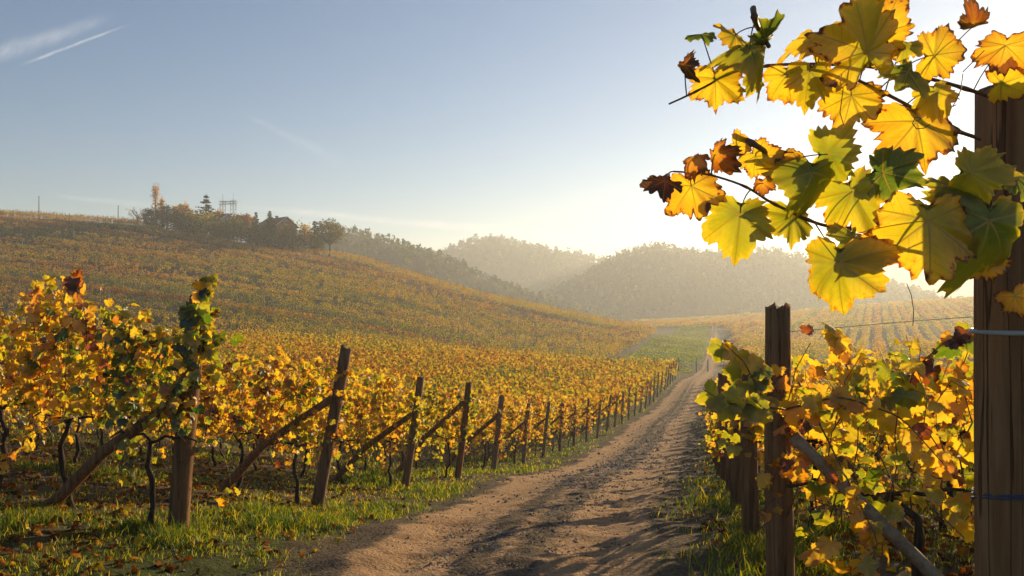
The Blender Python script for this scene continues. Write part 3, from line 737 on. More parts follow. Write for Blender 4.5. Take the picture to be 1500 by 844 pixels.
lane = lane[keep]; hue_h = hue_h - .10 * ((lane > 0) & (hp[:, 0] > -66)) + .10 * ((lane < 0) & (lane > -9) & (hp[:, 0] > -66))
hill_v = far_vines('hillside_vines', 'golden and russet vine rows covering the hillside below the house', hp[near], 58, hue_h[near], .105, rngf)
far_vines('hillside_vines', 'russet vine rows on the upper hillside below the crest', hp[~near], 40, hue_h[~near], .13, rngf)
# pale trellis posts standing in those rows
pp = hp[rngf.random(len(hp)) < .16]; pz = ground(pp[:, 0], pp[:, 1]); mb = MB()
for (x, y), z in zip(pp[:, :2], pz):
    hgt = rngf.uniform(1.9, 2.25); lx = rngf.normal(0, .05)
    mb.add(*tube([(x, y, z - .1), (x + lx, y, z + hgt)], .055, 5))
# the posts of the bare block on the skyline at the left
for px in np.arange(-30, 236, 2.1):
    for Y in (241, 249):
        x, y = (px + rngf.uniform(-.8, .8) - CX) / F * Y, Y; z = gz(x, y); h = rngf.uniform(1.7, 2.6)
        mb.add(*tube([(x, y, z - .1), (x + rngf.normal(0, .05), y, z + h)], .05, 5))
M_PALEPOST = rough_mat('pale_post_wood', [(.3, (.17, .14, .115)), (.7, (.32, .27, .22))], (2, 2, .5), 3, .9, .3, .01)
tag(mb.obj('trellis_posts', M_PALEPOST, smooth=False), 'pale slender trellis posts scattered through the hillside rows', 'posts', kind='stuff')
sk = [((px - CX) / F * Y, Y) for Y in (243, 247, 251) for px in np.arange(-40, 240, 4.2)]
sk = np.array([(x, y, -.95, .3) for x, y in sk])
far_vines('skyline_vines', 'thin pinkish leafless vine rows along the hill crest', sk, 9, np.full(len(sk), .76), .2, rngf, .3, .5, 2.0)

# valley vineyard right of the far track
VD = np.array([.42, .907]); VN = np.array([.907, -.42]); rows = []
for s in np.arange(-180, 330, 2.9):
    b = np.array([28, 100]) + VN * s - VD * 120
    rows.append((b, VD, 520))
vp = row_points(rows, 1.15); vpx = CX + F * vp[:, 0] / vp[:, 1]
rt = np.interp(vp[:, 1], [60, 84, 100, 200, 240, 300, 420], [99, 26, 29.5, 56.5, 67, 66, 64])
keep = (vp[:, 0] > rt) & (vp[:, 1] > 88) & (vp[:, 1] < 400 + 20 * np.sin(vp[:, 0] * .03)) & (vpx < 1560)
strip = np.abs(vp[:, 1] - (372 + .12 * (vp[:, 0] - 100))) < 9          # a grass terrace across the slope
strip |= np.abs(vp[:, 1] - 268 + .2 * vp[:, 0]) < 4
keep &= ~strip & (rngf.random(len(vp)) > .06)
vp = vp[keep]; print('valley points', len(vp))
hue_v = .56 + .30 * (fbm(vp[:, 0], vp[:, 1], 45, 3, 66) - .5) + .06 * sst(vp[:, 1], 220, 300)
nv = vp[:, 1] < 210
far_vines('valley_vines', 'golden vine rows fanning down the valley beyond the track', vp[nv], 56, hue_v[nv], .17, rngf, .36, .3, 1.6)
far_vines('valley_vines', 'pale hazy vine rows on the far valley slope', vp[~nv], 26, hue_v[~nv], .26, rngf, .5, .3, 1.6)
# orange block left of the far track, under the hills
rows = [((20 + .2 * i, 250 + 3.2 * i), np.array([.96, .28]), 60) for i in range(26)]
op = row_points(rows, 1.1); ox = CX + F * op[:, 0] / op[:, 1]; op = op[(op[:, 0] < .2 * op[:, 1] + 8)]
far_vines('valley_vines', 'orange vine block at the foot of the hazy hills', op, 12, np.full(len(op), .62), .26, rngf)

# ------------------------------------------------------------------ posts
def post_mb(h, r, lean, dirx, diry, seed, buried=.25, n=14, chip=.012, taper=.92):
    rng = np.random.default_rng(seed); m = 12; t = np.linspace(0, 1, m)
    z = -buried + (h + buried) * t; b = .012 * np.sin(t * 5 + seed)
    S = np.stack([lean * z * dirx + b * .6, lean * z * diry + b * .4, z], -1)
    V, F = tube(S, r * np.linspace(1.03, taper, m), n, True, .0, seed)
    V = V.reshape(m, n, 3); a = np.arange(n)
    prof = 1 + .05 * np.sin(a * 2 * math.pi / n * 2 + seed) + .04 * np.sin(a * 2 * math.pi / n * 3 + seed * 2) + .02 * rng.normal(size=n)
    c = S[:, None]; V = c + (V - c) * (prof[None, :, None] * (1 + .012 * rng.normal(size=(m, n)))[..., None])
    V[-1, :, 2] += rng.normal(0, chip, n); V[-2, :, 2] += .02
    V2 = V[-1].mean(0, keepdims=True) + (V[-1] - V[-1].mean(0)) * .6; V2[:, 2] += rng.normal(.006, chip, n)
    allv = np.concatenate([V.reshape(-1, 3), V2]); off = (m - 1) * n; j = np.arange(n); jj = (j + 1) % n
    Fq = np.concatenate([F[0], np.stack([off + j, off + jj, off + n + jj, off + n + j], -1)])
    mb = MB(); mb.add(allv, [Fq, (np.arange(n) + off + n)[None], np.arange(n)[None, ::-1]]); return mb
POSTLOOK = ['thick dark vine covered', 'warm brown leaning', 'half hidden grey brown', 'straight square topped dark', 'grey brown leaning', 'slim dark']
for i, (x, y) in enumerate(LP):
    h = [2.05, 2.05, 2.0, 2.02, 2.0, 1.98][i] if i < 6 else 1.9 + .08 * math.sin(i * 2.3)
    e = empty('trellis_post', (x, y, gz(x, y)))
    rad = .088 if i == 0 else (.082 if i == 1 else (.075 if i < 5 else .062))
    post_mb(h, rad, LEAN[i], .97, -.2, 40 + i, n=14 if i < 6 else 9).obj('upright', M_WOODD if i in (0, 3) else M_WOOD, e)
    if i < 14:
        fx, fy = LD * ((1.45, 1.5, 1.5, 1.45, 1.4, 1.4)[i] if i < 6 else 1.3)
        fz = gz(x + fx, y + fy) - gz(x, y); th = (1.15, 1.42, 1.35, 1.62, 1.5, 1.4)[i] if i < 6 else 1.4
        br = MB(); off = np.array([-.05, -.06, 0])
        Pb = np.array([(fx * 1.06, fy * 1.06, fz - .15), (fx * .5, fy * .5, (fz + th) * .5 + .02), (LEAN[i] * th - .02, -.03, th)]) + off
        br.add(*tube(np.stack([np.interp(np.linspace(0, 2, 9), (0, 1, 2), Pb[:, q]) for q in range(3)], -1), np.linspace(.062, .05, 9) * (1 if i < 5 else .75), 10, wob=.035, seed=i))
        br.obj('brace', M_WOODD, e)
    if i < 6:
        for zz in (.8, 1.2, 1.6, 1.9):
            L = 4 + 2.2 * i; t = np.linspace(0, L, 14); wx, wy = x + LD[0] * t, y + LD[1] * t
            w = MB(); w.add(*tube(np.stack([wx - x + LEAN[i] * zz * (t < .1), wy - y, ground(wx, wy) - gz(x, y) + zz], -1), .0024, 4)); w.obj('wire', M_WIRE, e)
    look = POSTLOOK[i] if i < 6 else ('grey brown', 'dark brown', 'pale edged')[i % 3]
    br_t = 'braced ' if i < 14 else ''
    if i < len(ORD): tag(e, f'{look} {br_t}end post, {ORD[i]} from the front left of the track', 'post', 'row end posts left of the track')
for i, (x, y) in enumerate(RP):
    e = empty('trellis_post', (x, y, gz(x, y)))
    h = (1.62, 1.30, 1.6, 1.65)[i] if i < 4 else 1.75
    lean = (.012, .03, -.02, .03)[i] if i < 4 else .02 * math.sin(i * 2)
    post_mb(h, (.068, .066, .066, .064)[i] if i < 4 else .06, -lean, 1, 0, 140 + i, n=18 if i < 3 else 9, chip=.009, taper=.86).obj('upright', M_WOODD, e)
    if i < 8:
        L = 1.25; fx, fy = (1.0, -.42) if i == 0 else RD * L; fz = gz(x + fx, y + fy) - gz(x, y); th = 1.0 if i == 0 else 1.25
        br = MB(); br.add(*tube(np.linspace((.02, -.10 if i == 0 else -.06, th), (fx, fy, fz - .12), 9), np.linspace(.030, .036, 9), 10, wob=.03, seed=90 + i)); br.obj('brace', M_BRACE if i == 0 else M_WOOD, e)
    if i < 4:
        for zz in (.75, 1.15, 1.5):
            if zz > h: continue
            t = np.linspace(0, 5 + i, 9); wx, wy = x + RD[0] * t, y + RD[1] * t
            w = MB(); w.add(*tube(np.stack([wx - x, wy - y - .05, ground(wx, wy) - gz(x, y) + zz], -1), .0015, 4)); w.obj('wire', M_WIRE, e)
        lp = MB(); a = np.linspace(0, 2 * math.pi, 25); lp.add(*tube(np.stack([.07 * np.cos(a), .07 * np.sin(a), np.full(25, 1.02) + .01 * np.sin(a)], -1), .0028, 5, cap=False)); lp.obj('wire_loop', M_WIRE, e)
    look = ['split topped brown', 'dark brown half hidden', 'slim dark', 'dark leaning'][i] if i < 4 else ('brown', 'dark brown', 'grey brown')[i % 3]
    tag(e, f'{look} end post, {"in front of" if i == 0 else ORD[i] + " in"} the line right of the track', 'post', 'row end posts right of the track')

# the big post at the right edge
BX, BY = 1.086, 1.72
be = empty('trellis_post', (BX, BY, gz(BX, BY)))
htop = EYE + (450 - 134) / F * BY - gz(BX, BY)
pm = post_mb(htop, .0635, 0.0, 1, 0, 321, n=40, chip=.003, taper=.965); pm.obj('upright', M_WOODD, be)
def ring(z, r, rad, sag=.004, n=40, ph=0.0):
    a = np.linspace(0, 2 * math.pi, n); return tube(np.stack([r * np.cos(a), r * np.sin(a), z + sag * np.sin(a + ph)], -1), rad, 8, cap=False)
zr = EYE + (450 - 487) / F * (BY - .06) - gz(BX, BY)
mb = MB(); mb.add(*ring(zr, .0705, .0055, .002)); mb.obj('wire_band', M_STEEL, be)
zr = EYE + (450 - 735) / F * (BY - .06) - gz(BX, BY)
mb = MB()
for q in range(3): mb.add(*ring(zr + (.010, .003, -.008)[q], .0675 + .001 * q, .0017, .006 + .004 * q, ph=2.5 + q * .4))
mb.obj('twine', M_TWINE, be)
tag(be, 'thick smooth timber post with wire band and blue twine filling the right edge', 'post')

# ------------------------------------------------------------------ the big backlit shoots hanging from that post
HY_ = 1.42
def Q(px, py, Y=HY_): return np.array([(px - CX) / F * Y, Y, (CY - py) / F * Y + EYE])
def C6(c): return (930 + c[0] / 1.758, c[1] / 1.758)
hero = empty('grape_vine', Q(1440, 300)); HO = np.array(hero.location)
def cane(pts, r0, r1, Y0, Y1, name='cane'):
    pts = np.array([C6(p) for p in pts]); t = np.linspace(0, 1, len(pts)); tt = np.linspace(0, 1, len(pts) * 5)
    px = np.interp(tt, t, pts[:, 0]); py = np.interp(tt, t, pts[:, 1]); ker = np.array([1, 2, 3, 2, 1]) / 9
    for _ in range(2):
        px[2:-2] = np.convolve(px, ker, 'valid'); py[2:-2] = np.convolve(py, ker, 'valid')
    Ys = Y0 + (Y1 - Y0) * tt + .02 * np.sin(tt * 7)
    S = np.array([Q(a, b, c) for a, b, c in zip(px, py, Ys)]) - HO
    rr = np.linspace(r0, r1, len(S)); nodes = np.arange(len(S)) % 7 == 3; rr = rr * np.where(nodes, 1.35, 1)
    mb = MB(); mb.add(*tube(S, rr, 8)); mb.obj(name, M_CANE, hero); return S + HO
CANES = [cane([(912, 248), (800, 212), (650, 178), (550, 165), (370, 165), (290, 178), (225, 200), (150, 240), (88, 268)], .0042, .0016, 1.62, 1.40),
         cane([(890, 358), (770, 318), (720, 280), (640, 238), (540, 190), (470, 178)], .0042, .0026, 1.60, 1.45),
         cane([(960, 640), (840, 600), (670, 594), (560, 590), (480, 582), (400, 545), (345, 520), (290, 480), (185, 446), (100, 442)], .0042, .0016, 1.52, 1.36),
         cane([(375, 425), (330, 385), (265, 348)], .004, .0055, 1.40, 1.38),
         cane([(345, 120), (310, 60), (305, 22)], .004, .006, 1.42, 1.40)]
ALLC = np.concatenate(CANES)
def tendril(pts, Y=1.42, r=.0009):
    pts = np.array([C6(p) for p in pts]); S = np.array([Q(a, b, Y + .01 * math.sin(i)) for i, (a, b) in enumerate(pts)]) - HO
    mb = MB(); mb.add(*tube(S, r, 5)); mb.obj('tendril', M_CANE, hero)
tendril([(845, 190), (840, 230), (828, 258), (818, 275), (828, 270)])
tendril([(760, 320), (745, 330), (725, 332), (715, 318), (722, 302), (738, 305)])
tendril([(540, 190), (535, 240), (528, 290), (540, 330), (550, 342)])
tendril([(655, 480), (640, 505), (630, 470)])
tendril([(700, 730), (712, 760), (718, 800), (716, 840)], 1.3, .0007)
tendril([(900, 130), (870, 160), (845, 185)])
T_HERO = [leaf_template(96, (.14, .3, .48, .66, .82, .93, 1.0), 26, 500 + i, .95 + .12 * (i % 3), .15 + .17 * (i % 4)) for i in range(14)]
# (crop x, crop y, width, turn of the tip from straight down, hue, brown rim, yaw, pitch, depth, curl kind)
HL = [
 (160, 95, 85, -60, .12, .2, 50, 40, 1.40), (135, 180, 85, 25, .93, 1, 65, 10, 1.38), (207, 228, 150, 0, .58, .9, 15, 5, 1.43), (300, 155, 165, 10, .33, .3, -15, 35, 1.39),
 (240, 98, 115, -70, .55, .5, 20, 45, 1.44), (345, 85, 120, 150, .18, .2, 55, 20, 1.41), (395, 215, 130, 8, .57, .5, 20, 5, 1.46), (305, 212, 85, -10, .40, .4, -30, 10, 1.45),
 (585, 95, 255, 200, .53, 1.05, 10, 28, 1.40), (445, 118, 140, -40, .50, .5, 30, 30, 1.45), (640, 60, 180, 160, .68, 1.1, -15, 30, 1.46), (445, 205, 130, -15, .40, .4, 25, 12, 1.42),
 (550, 275, 185, -14, .60, .95, 8, 6, 1.47), (795, 140, 160, 95, .58, .9, 12, 15, 1.50), (715, 205, 150, 30, .28, .3, -25, 30, 1.43), (775, 255, 120, 10, .44, .4, 15, 15, 1.50),
 (735, 350, 235, 14, .63, .9, 6, 4, 1.52), (882, 62, 85, 120, .94, 1, 55, 40, 1.50), (946, 140, 150, -20, .76, 1.1, 40, 5, 1.54), (965, 212, 130, 100, .60, .9, 20, 55, 1.56),
 (500, 120, 130, 20, .42, .4, 35, 25, 1.44), (690, 130, 90, -30, .45, .6, 40, 20, 1.47),
 (62, 472, 105, -70, .92, 1, 45, 20, 1.35), (150, 505, 160, 10, .64, 1.1, 18, 8, 1.38), (150, 415, 85, -40, .84, 1, 40, 25, 1.36), (215, 412, 100, 30, .88, .8, 50, 20, 1.37),
 (272, 378, 75, 60, .57, .6, 40, 30, 1.38), (322, 420, 125, 35, .62, .9, 35, 20, 1.40), (330, 482, 60, 0, .82, 1, 30, 15, 1.37), (268, 580, 195, -6, .41, .35, 10, 6, 1.38),
 (405, 580, 150, 5, .42, .4, -12, 8, 1.42), (445, 475, 205, -20, .28, .3, -14, 22, 1.37), (522, 400, 155, 85, .36, .3, 15, 40, 1.40), (575, 520, 190, 30, .44, .7, 12, 8, 1.41),
 (522, 715, 240, -4, .46, .7, 42, 4, 1.36), (565, 640, 150, 5, .36, .4, -30, 15, 1.39), (665, 455, 175, 70, .20, .2, -10, 48, 1.40), (758, 615, 290, 2, .50, .85, 10, 4, 1.34),
 (905, 620, 315, -8, .32, .5, -6, 4, 1.36), (890, 450, 165, 80, .36, .5, 10, 40, 1.36), (985, 470, 130, 30, .16, .3, -30, 20, 1.40), (985, 780, 110, 20, .78, 1, 30, 20, 1.46),
 (800, 500, 150, -60, .38, .5, 25, 30, 1.42), (400, 400, 70, -50, .66, 1, 40, 25, 1.41), (905, 690, 110, 20, .70, 1, 30, 10, 1.44),
]
rh = np.random.default_rng(17)
def lit(cx, cy):
    px, py = C6((cx, cy)); return px, py
for i, (cx, cy, w, turn, hue, brown, yaw, pitch, Y) in enumerate(HL):
    px, py = C6((cx, cy)); s = w / 1.758 / 1.72 / F * Y
    a = R(turn)
    tipd = np.array([math.sin(a), 0, -math.cos(a)]); nr = np.array([0, -1.0, 0])
    yw, pt = R(yaw), R(pitch)
    side = np.cross(tipd, nr)
    nr = nr * math.cos(yw) + side * math.sin(yw)                       # turn about the midrib
    t2 = tipd * math.cos(pt) - np.cross(side, tipd) * 0 + np.array([0, -1.0, 0]) * math.sin(pt) * .8
    t2 /= np.linalg.norm(t2)
    j = Q(px, py, Y) - tipd * s * .28
    mb = MB(); tm = [T_HERO[i % 14]]
    place_leaves(mb, tm, (j - HO)[None], t2[None], nr[None], np.array([s]), np.array([hue]), np.array([brown * .95]), rh)
    lf = mb.obj('leaf', M_HERO, hero, uv=True)
    # leaf stalk to the nearest point of a cane
    d = np.linalg.norm(ALLC - j, axis=1); near_c = ALLC[np.argmin(d)]
    if d.min() < .45:
        mid = (j + near_c) / 2 + np.array([0, .012, .012]); st = MB(); tt = np.linspace(0, 1, 8)[:, None]
        S = (1 - tt) ** 2 * near_c + 2 * tt * (1 - tt) * mid + tt ** 2 * j
        st.add(*tube(S - HO, np.linspace(.0013, .0010, 8), 5)); st.obj('leaf_stalk', M_CANE, lf)
tag(hero, 'two backlit vine shoots of large yellow leaves reaching in from the thick post', 'grapevine')

# stray shoots: one rising over the first left post, big-leaved ones at the right-hand post
def stray(name, pts, n, hue, size, label, seed, hsd=.12, r=.005):
    rng = np.random.default_rng(seed); P_ = np.array(pts, float); t = np.linspace(0, 1, len(P_)); tt = np.linspace(0, 1, 24)
    S = np.stack([np.interp(tt, t, P_[:, q]) for q in range(3)], -1)
    for _ in range(2): S[1:-1] = (S[:-2] + S[1:-1] * 2 + S[2:]) / 4
    o = empty(name, S[0]); O = S[0].copy()
    mb = MB(); mb.add(*tube(S - O, np.linspace(r, r * .4, 24), 6)); mb.obj('cane', M_CANE, o)
    i = np.sort(rng.integers(2, 24, n)); off = unit(rng.normal(size=(n, 3)) * (1, .7, .5))
    pos = S[i] + off * rng.uniform(.015, .05, n)[:, None] - O
    tip = np.stack([rng.normal(0, .5, n), rng.normal(-.2, .3, n), -np.abs(rng.normal(.8, .3, n))], -1) + off * .6
    nr = np.stack([rng.normal(0, .4, n), -np.ones(n), rng.normal(.2, .4, n)], -1)
    mb = MB(); place_leaves(mb, T_NEAR, pos, tip, nr, size * rng.uniform(.6, 1.25, n), np.clip(hue + rng.normal(0, hsd, n), .03, .97), rng.uniform(0, 1, n), rng)
    mb.obj('foliage', M_LEAF, o); tag(o, label, 'vine shoot'); return o
stray('vine_shoot', [Q(285, 560, 6.8), Q(292, 480, 6.75), Q(296, 430, 6.7), Q(306, 408, 6.7)], 26, .38, .075, 'green tipped vine shoot rising above the first left post', 21, .2)
stray('vine_shoot', [Q(268, 640, 6.75), Q(258, 570, 6.68), Q(280, 500, 6.66), Q(276, 450, 6.7)], 46, .30, .062, 'dark green leafy shoot wrapped round the first post left of the track', 31, .17)
stray('vine_shoot', [Q(300, 640, 6.85), Q(318, 560, 6.8), Q(300, 500, 6.8), Q(312, 455, 6.85)], 34, .46, .056, 'yellow green shoot hanging just right of the first left post', 32, .15)
stray('vine_shoot', [Q(128, 520, 6.9), Q(125, 460, 6.8), Q(112, 420, 6.8), Q(108, 402, 6.8)], 14, .85, .07, 'brown leafed vine shoot rising from the nearest row at the far left', 22, .15)
stray('vine_shoot', [Q(60, 540, 7.2), Q(48, 470, 7.2), Q(55, 430, 7.2)], 14, .6, .07, 'bare topped yellow shoot at the left end of the nearest row', 23, .15)
stray('vine_shoot', [Q(1150, 600, 3.5), Q(1110, 595, 3.45), Q(1060, 590, 3.4), Q(1030, 570, 3.4)], 9, .46, .075, 'big leafed shoot poking out over the track from the split topped post', 24, .07)
stray('vine_shoot', [Q(1125, 600, 3.7), Q(1105, 560, 3.6), Q(1090, 530, 3.6), Q(1062, 504, 3.6)], 18, .48, .062, 'yellow green shoot climbing left of the split topped post', 25, .14)
stray('vine_shoot', [Q(1270, 620, 4.0), Q(1250, 560, 3.9), Q(1225, 500, 3.8), Q(1215, 480, 3.8)], 14, .55, .06, 'tall yellow shoot above the nearest row right of the track', 26, .15)
stray('vine_shoot', [Q(1320, 600, 3.9), Q(1340, 540, 3.9), Q(1385, 500, 3.9), Q(1420, 490, 3.9)], 24, .9, .045, 'withered red brown shoot at the top of the right hand row', 27, .07)
stray('vine_shoot', [Q(1150, 600, 3.7), Q(1230, 580, 3.6), Q(1320, 610, 3.5), Q(1400, 700, 3.4)], 18, .58, .06, 'long arching brown cane crossing in front of the right hand row', 28, .15, .006)
stray('vine_shoot', [Q(1170, 560, 3.9), Q(1240, 700, 3.6), Q(1290, 800, 3.4), Q(1250, 835, 3.3)], 18, .54, .056, 'hanging yellow leafed shoot under the slanting brace', 29, .12)

# ------------------------------------------------------------------ hilltop: houses, trees, pylon, poles
def tree(name, px, py_base, py_top, Y, kind, hue, label, wpx=None, group=None, hsd=.08):
    rng = np.random.default_rng(int(px * 7 + py_top)); x = (px - CX) / F * Y; z0 = gz(x, Y)
    ztop = (CY - py_top) / F * Y + EYE; H = max(ztop - z0, 1.5); W = (wpx / F * Y / 2) * (1.2 if kind in ('shrub', 'round') else 1) if wpx else H * .3
    if kind == 'shrub': H *= 1.12
    o = empty(name, (x, Y, z0)); tr = MB(); lf = []; sz = []
    if kind in ('round', 'shrub', 'bare'):
        th = H * (.42 if kind == 'round' else .2)
        ax = np.array([(0, 0, -.3), (.1, 0, th * .6), (-.1, .1, th), (0, 0, H * .72)])
        tr.add(*tube(ax, np.array([.05, .042, .034, .012]) * H * .55, 7, wob=.06, seed=int(px)))
        nc = {'round': 34, 'shrub': 26, 'bare': 30}[kind]
        for c_ in range(nc):
            u = rng.normal(size=3); u /= np.linalg.norm(u); rr = rng.uniform(.35, 1) ** .6
            cz = H * (.60 if kind != 'shrub' else .48); hz = H - cz
            c = np.array([u[0] * W * rr, u[1] * W * rr, cz + u[2] * hz * rr * (1 if u[2] > 0 else (.62 if kind == 'round' else .9))])
            base = np.array([0, 0, min(max(c[2] - .35 * H, th * .7), H * .6)])
            tr.add(*tube([base, (base + c) / 2 + rng.normal(0, .15, 3), c], np.array([.012, .008, .004]) * H, 4))
            if kind == 'bare':
                for q in range(5): tr.add(*tube([c * .75 + base * .25, c + rng.normal(0, .5, 3)], (.03, .012), 3))
            m = {'round': 60, 'shrub': 80, 'bare': 5}[kind]; g = W * rng.uniform(.16, .34)
            lf.append(c + rng.normal(0, 1, (m, 3)) * g * (1, 1, .75)); sz.append(np.full(m, .13 + .012 * H))
    elif kind == 'conifer':
        tr.add(*tube([(0, 0, -.3), (0, 0, H * .5), (0, 0, H * .99)], np.array([.03, .02, .004]) * H, 6))
        nl = max(10, int(H * 1.6))
        for l in range(nl):
            f = (l + .5) / nl; zz = H * (.12 + .86 * f); rad = W * (1 - f) ** .85 * rng.uniform(.75, 1.15) + .12
            for b in range(7):
                a = rng.uniform(0, 6.28); e = np.array([math.cos(a) * rad, math.sin(a) * rad, zz - rad * .12])
                tr.add(*tube([(0, 0, zz), e], (.05, .015), 3)); m = 15; t = rng.uniform(.15, 1, m)[:, None]
                lf.append(np.array([0, 0, zz]) + (e - (0, 0, zz)) * t + rng.normal(0, .11, (m, 3)) * (1, 1, .5) * (.6 + rad * .3)); sz.append(np.full(m, .27))
    elif kind == 'cedar':
        tr.add(*tube([(0, 0, -.3), (0, 0, H * .5), (0, 0, H * .99)], np.array([.032, .02, .005]) * H, 6))
        for l in range(13):
            f = (l + rng.uniform(-.2, .2)) / 13; zz = H * (.2 + .77 * f); rad = W * (1 - f) ** 1.0 * rng.uniform(.7, 1.15) + .1
            for b in range(6):
                a = rng.uniform(0, 6.28); rb = rad * rng.uniform(.5, 1.25); zz = zz + rng.normal(0, .06); e = np.array([math.cos(a) * rb, math.sin(a) * rb, zz - rb * rng.uniform(-.08, .22)])
                tr.add(*tube([(0, 0, zz - .15), e], (.07, .02), 3)); m = 34; t = rng.uniform(.15, 1.05, m)[:, None]
                lf.append(np.array([0, 0, zz]) + (e - (0, 0, zz)) * t + rng.normal(0, .2, (m, 3)) * (1, 1, .5)); sz.append(np.full(m, .24))
    elif kind == 'poplar':
        tr.add(*tube([(0, 0, -.3), (.05, 0, H * .5), (0, 0, H * .97)], np.array([.025, .017, .004]) * H, 6))
        for c_ in range(46):
            f = rng.uniform(.1, 1); a = rng.uniform(0, 6.28); rad = W * math.sin(min(1, f * 1.3 + .2) * 2.4) ** .5 * rng.uniform(.2, .9)
            c = np.array([math.cos(a) * rad, math.sin(a) * rad, H * f * .98]); tr.add(*tube([(0, 0, max(c[2] - 1.6, .5)), c], (.05, .015), 3))
            m = 30; lf.append(c + rng.normal(0, 1, (m, 3)) * (W * .28, W * .28, .5)); sz.append(np.full(m, .17))
    tr.obj('trunk', M_TBARK, o)
    lf = np.concatenate(lf); sz = np.concatenate(sz)
    V, Fq = rand_quads(lf, sz * rng.uniform(.6, 1.3, len(lf)), rng)
    hv = np.clip(hue * (.8 if kind == 'shrub' else 1) + rng.normal(0, hsd, len(lf)), .02, .97)
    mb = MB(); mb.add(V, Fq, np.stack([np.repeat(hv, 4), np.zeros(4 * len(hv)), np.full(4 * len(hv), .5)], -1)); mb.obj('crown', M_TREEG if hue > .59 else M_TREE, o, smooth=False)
    return tag(o, label, 'tree' if kind != 'shrub' else 'shrub', group)

HT = [
 ('bare_tree', 201, 327, 304, 236, 'bare', .8, 'grey leafless tree at the left end of the hilltop grove', 26),
 ('conifer_tree', 218, 328, 309, 231, 'shrub', .08, 'dark evergreen left of the foot of the tall poplar', 14),
 ('poplar_tree', 228, 329, 271, 233, 'poplar', .72, 'tall narrow orange poplar standing above the hilltop grove', 11),
 ('poplar_tree', 237, 329, 291, 236, 'poplar', .72, 'short thin orange poplar close beside the tall one', 7),
 ('broadleaf_tree', 244, 330, 303, 230, 'round', .22, 'dark rounded tree just right of the tall poplar', 24),
 ('broadleaf_tree', 258, 332, 300, 232, 'round', .62, 'brown half bare tree between the poplar and the cedar', 22),
 ('broadleaf_tree', 268, 333, 296, 231, 'round', .70, 'russet tree with a ragged top left of the cedar', 20),
 ('cedar_tree', 302, 338, 283, 234, 'cedar', .06, 'dark blue green cedar with layered branches on the hilltop', 62),
 ('broadleaf_tree', 317, 336, 308, 236, 'round', .70, 'rust coloured tree behind the small gabled house', 16),
 ('shrub', 296, 342, 317, 228, 'shrub', .60, 'golden brown bush in front of the cedar', 34),
 ('shrub', 279, 337, 320, 227, 'shrub', .30, 'low dark hedge bush at the left of the small house', 26),
 ('shrub', 318, 347, 326, 226, 'shrub', .58, 'golden hedge bush below the small gabled house', 26),
 ('shrub', 343, 350, 320, 227, 'shrub', .56, 'olive gold bush between the two houses', 32),
 ('broadleaf_tree', 353, 342, 311, 236, 'round', .84, 'reddish tree at the left of the pair behind the hedge', 16),
 ('broadleaf_tree', 364, 342, 312, 237, 'round', .80, 'reddish tree at the right of the pair behind the hedge', 14),
 ('conifer_tree', 375, 345, 310, 232, 'conifer', .06, 'small dark fir left of the red gabled house', 26),
 ('conifer_tree', 395, 356, 308, 223, 'conifer', .08, 'dark fir in front of the red gabled house', 34),
 ('shrub', 366, 356, 330, 225, 'shrub', .42, 'wide dark hedge bush below the reddish trees', 36),
 ('shrub', 388, 362, 335, 223, 'shrub', .40, 'dark bush at the foot of the fir by the red house', 36),
 ('shrub', 410, 364, 338, 222, 'shrub', .36, 'dense olive bush under the red gable', 28),
 ('shrub', 428, 365, 336, 221, 'shrub', .52, 'broad golden green bush right of the red gable', 36),
 ('broadleaf_tree', 447, 366, 330, 225, 'round', .60, 'thin brown tree left of the last dark fir', 16),
 ('conifer_tree', 461, 366, 323, 224, 'conifer', .10, 'pointed dark fir beside the last tree of the grove', 36),
 ('shrub', 464, 368, 346, 221, 'shrub', .54, 'yellow bush at the foot of the pointed fir', 18),
 ('broadleaf_tree', 483, 368, 319, 224, 'round', .46, 'tall open olive gold tree at the right end of the grove', 30),
 ('shrub', 335, 345, 328, 225, 'shrub', .34, 'low dark hedge bush right of the small gabled house', 30),
 ('shrub', 240, 332, 318, 228, 'shrub', .2, 'low dark bush beneath the tall poplar', 30),
 ('shrub', 262, 335, 318, 227, 'shrub', .28, 'low dark bush beneath the russet tree', 28),
]
for t_ in HT: tree(*t_, group='trees and bushes on the hilltop')

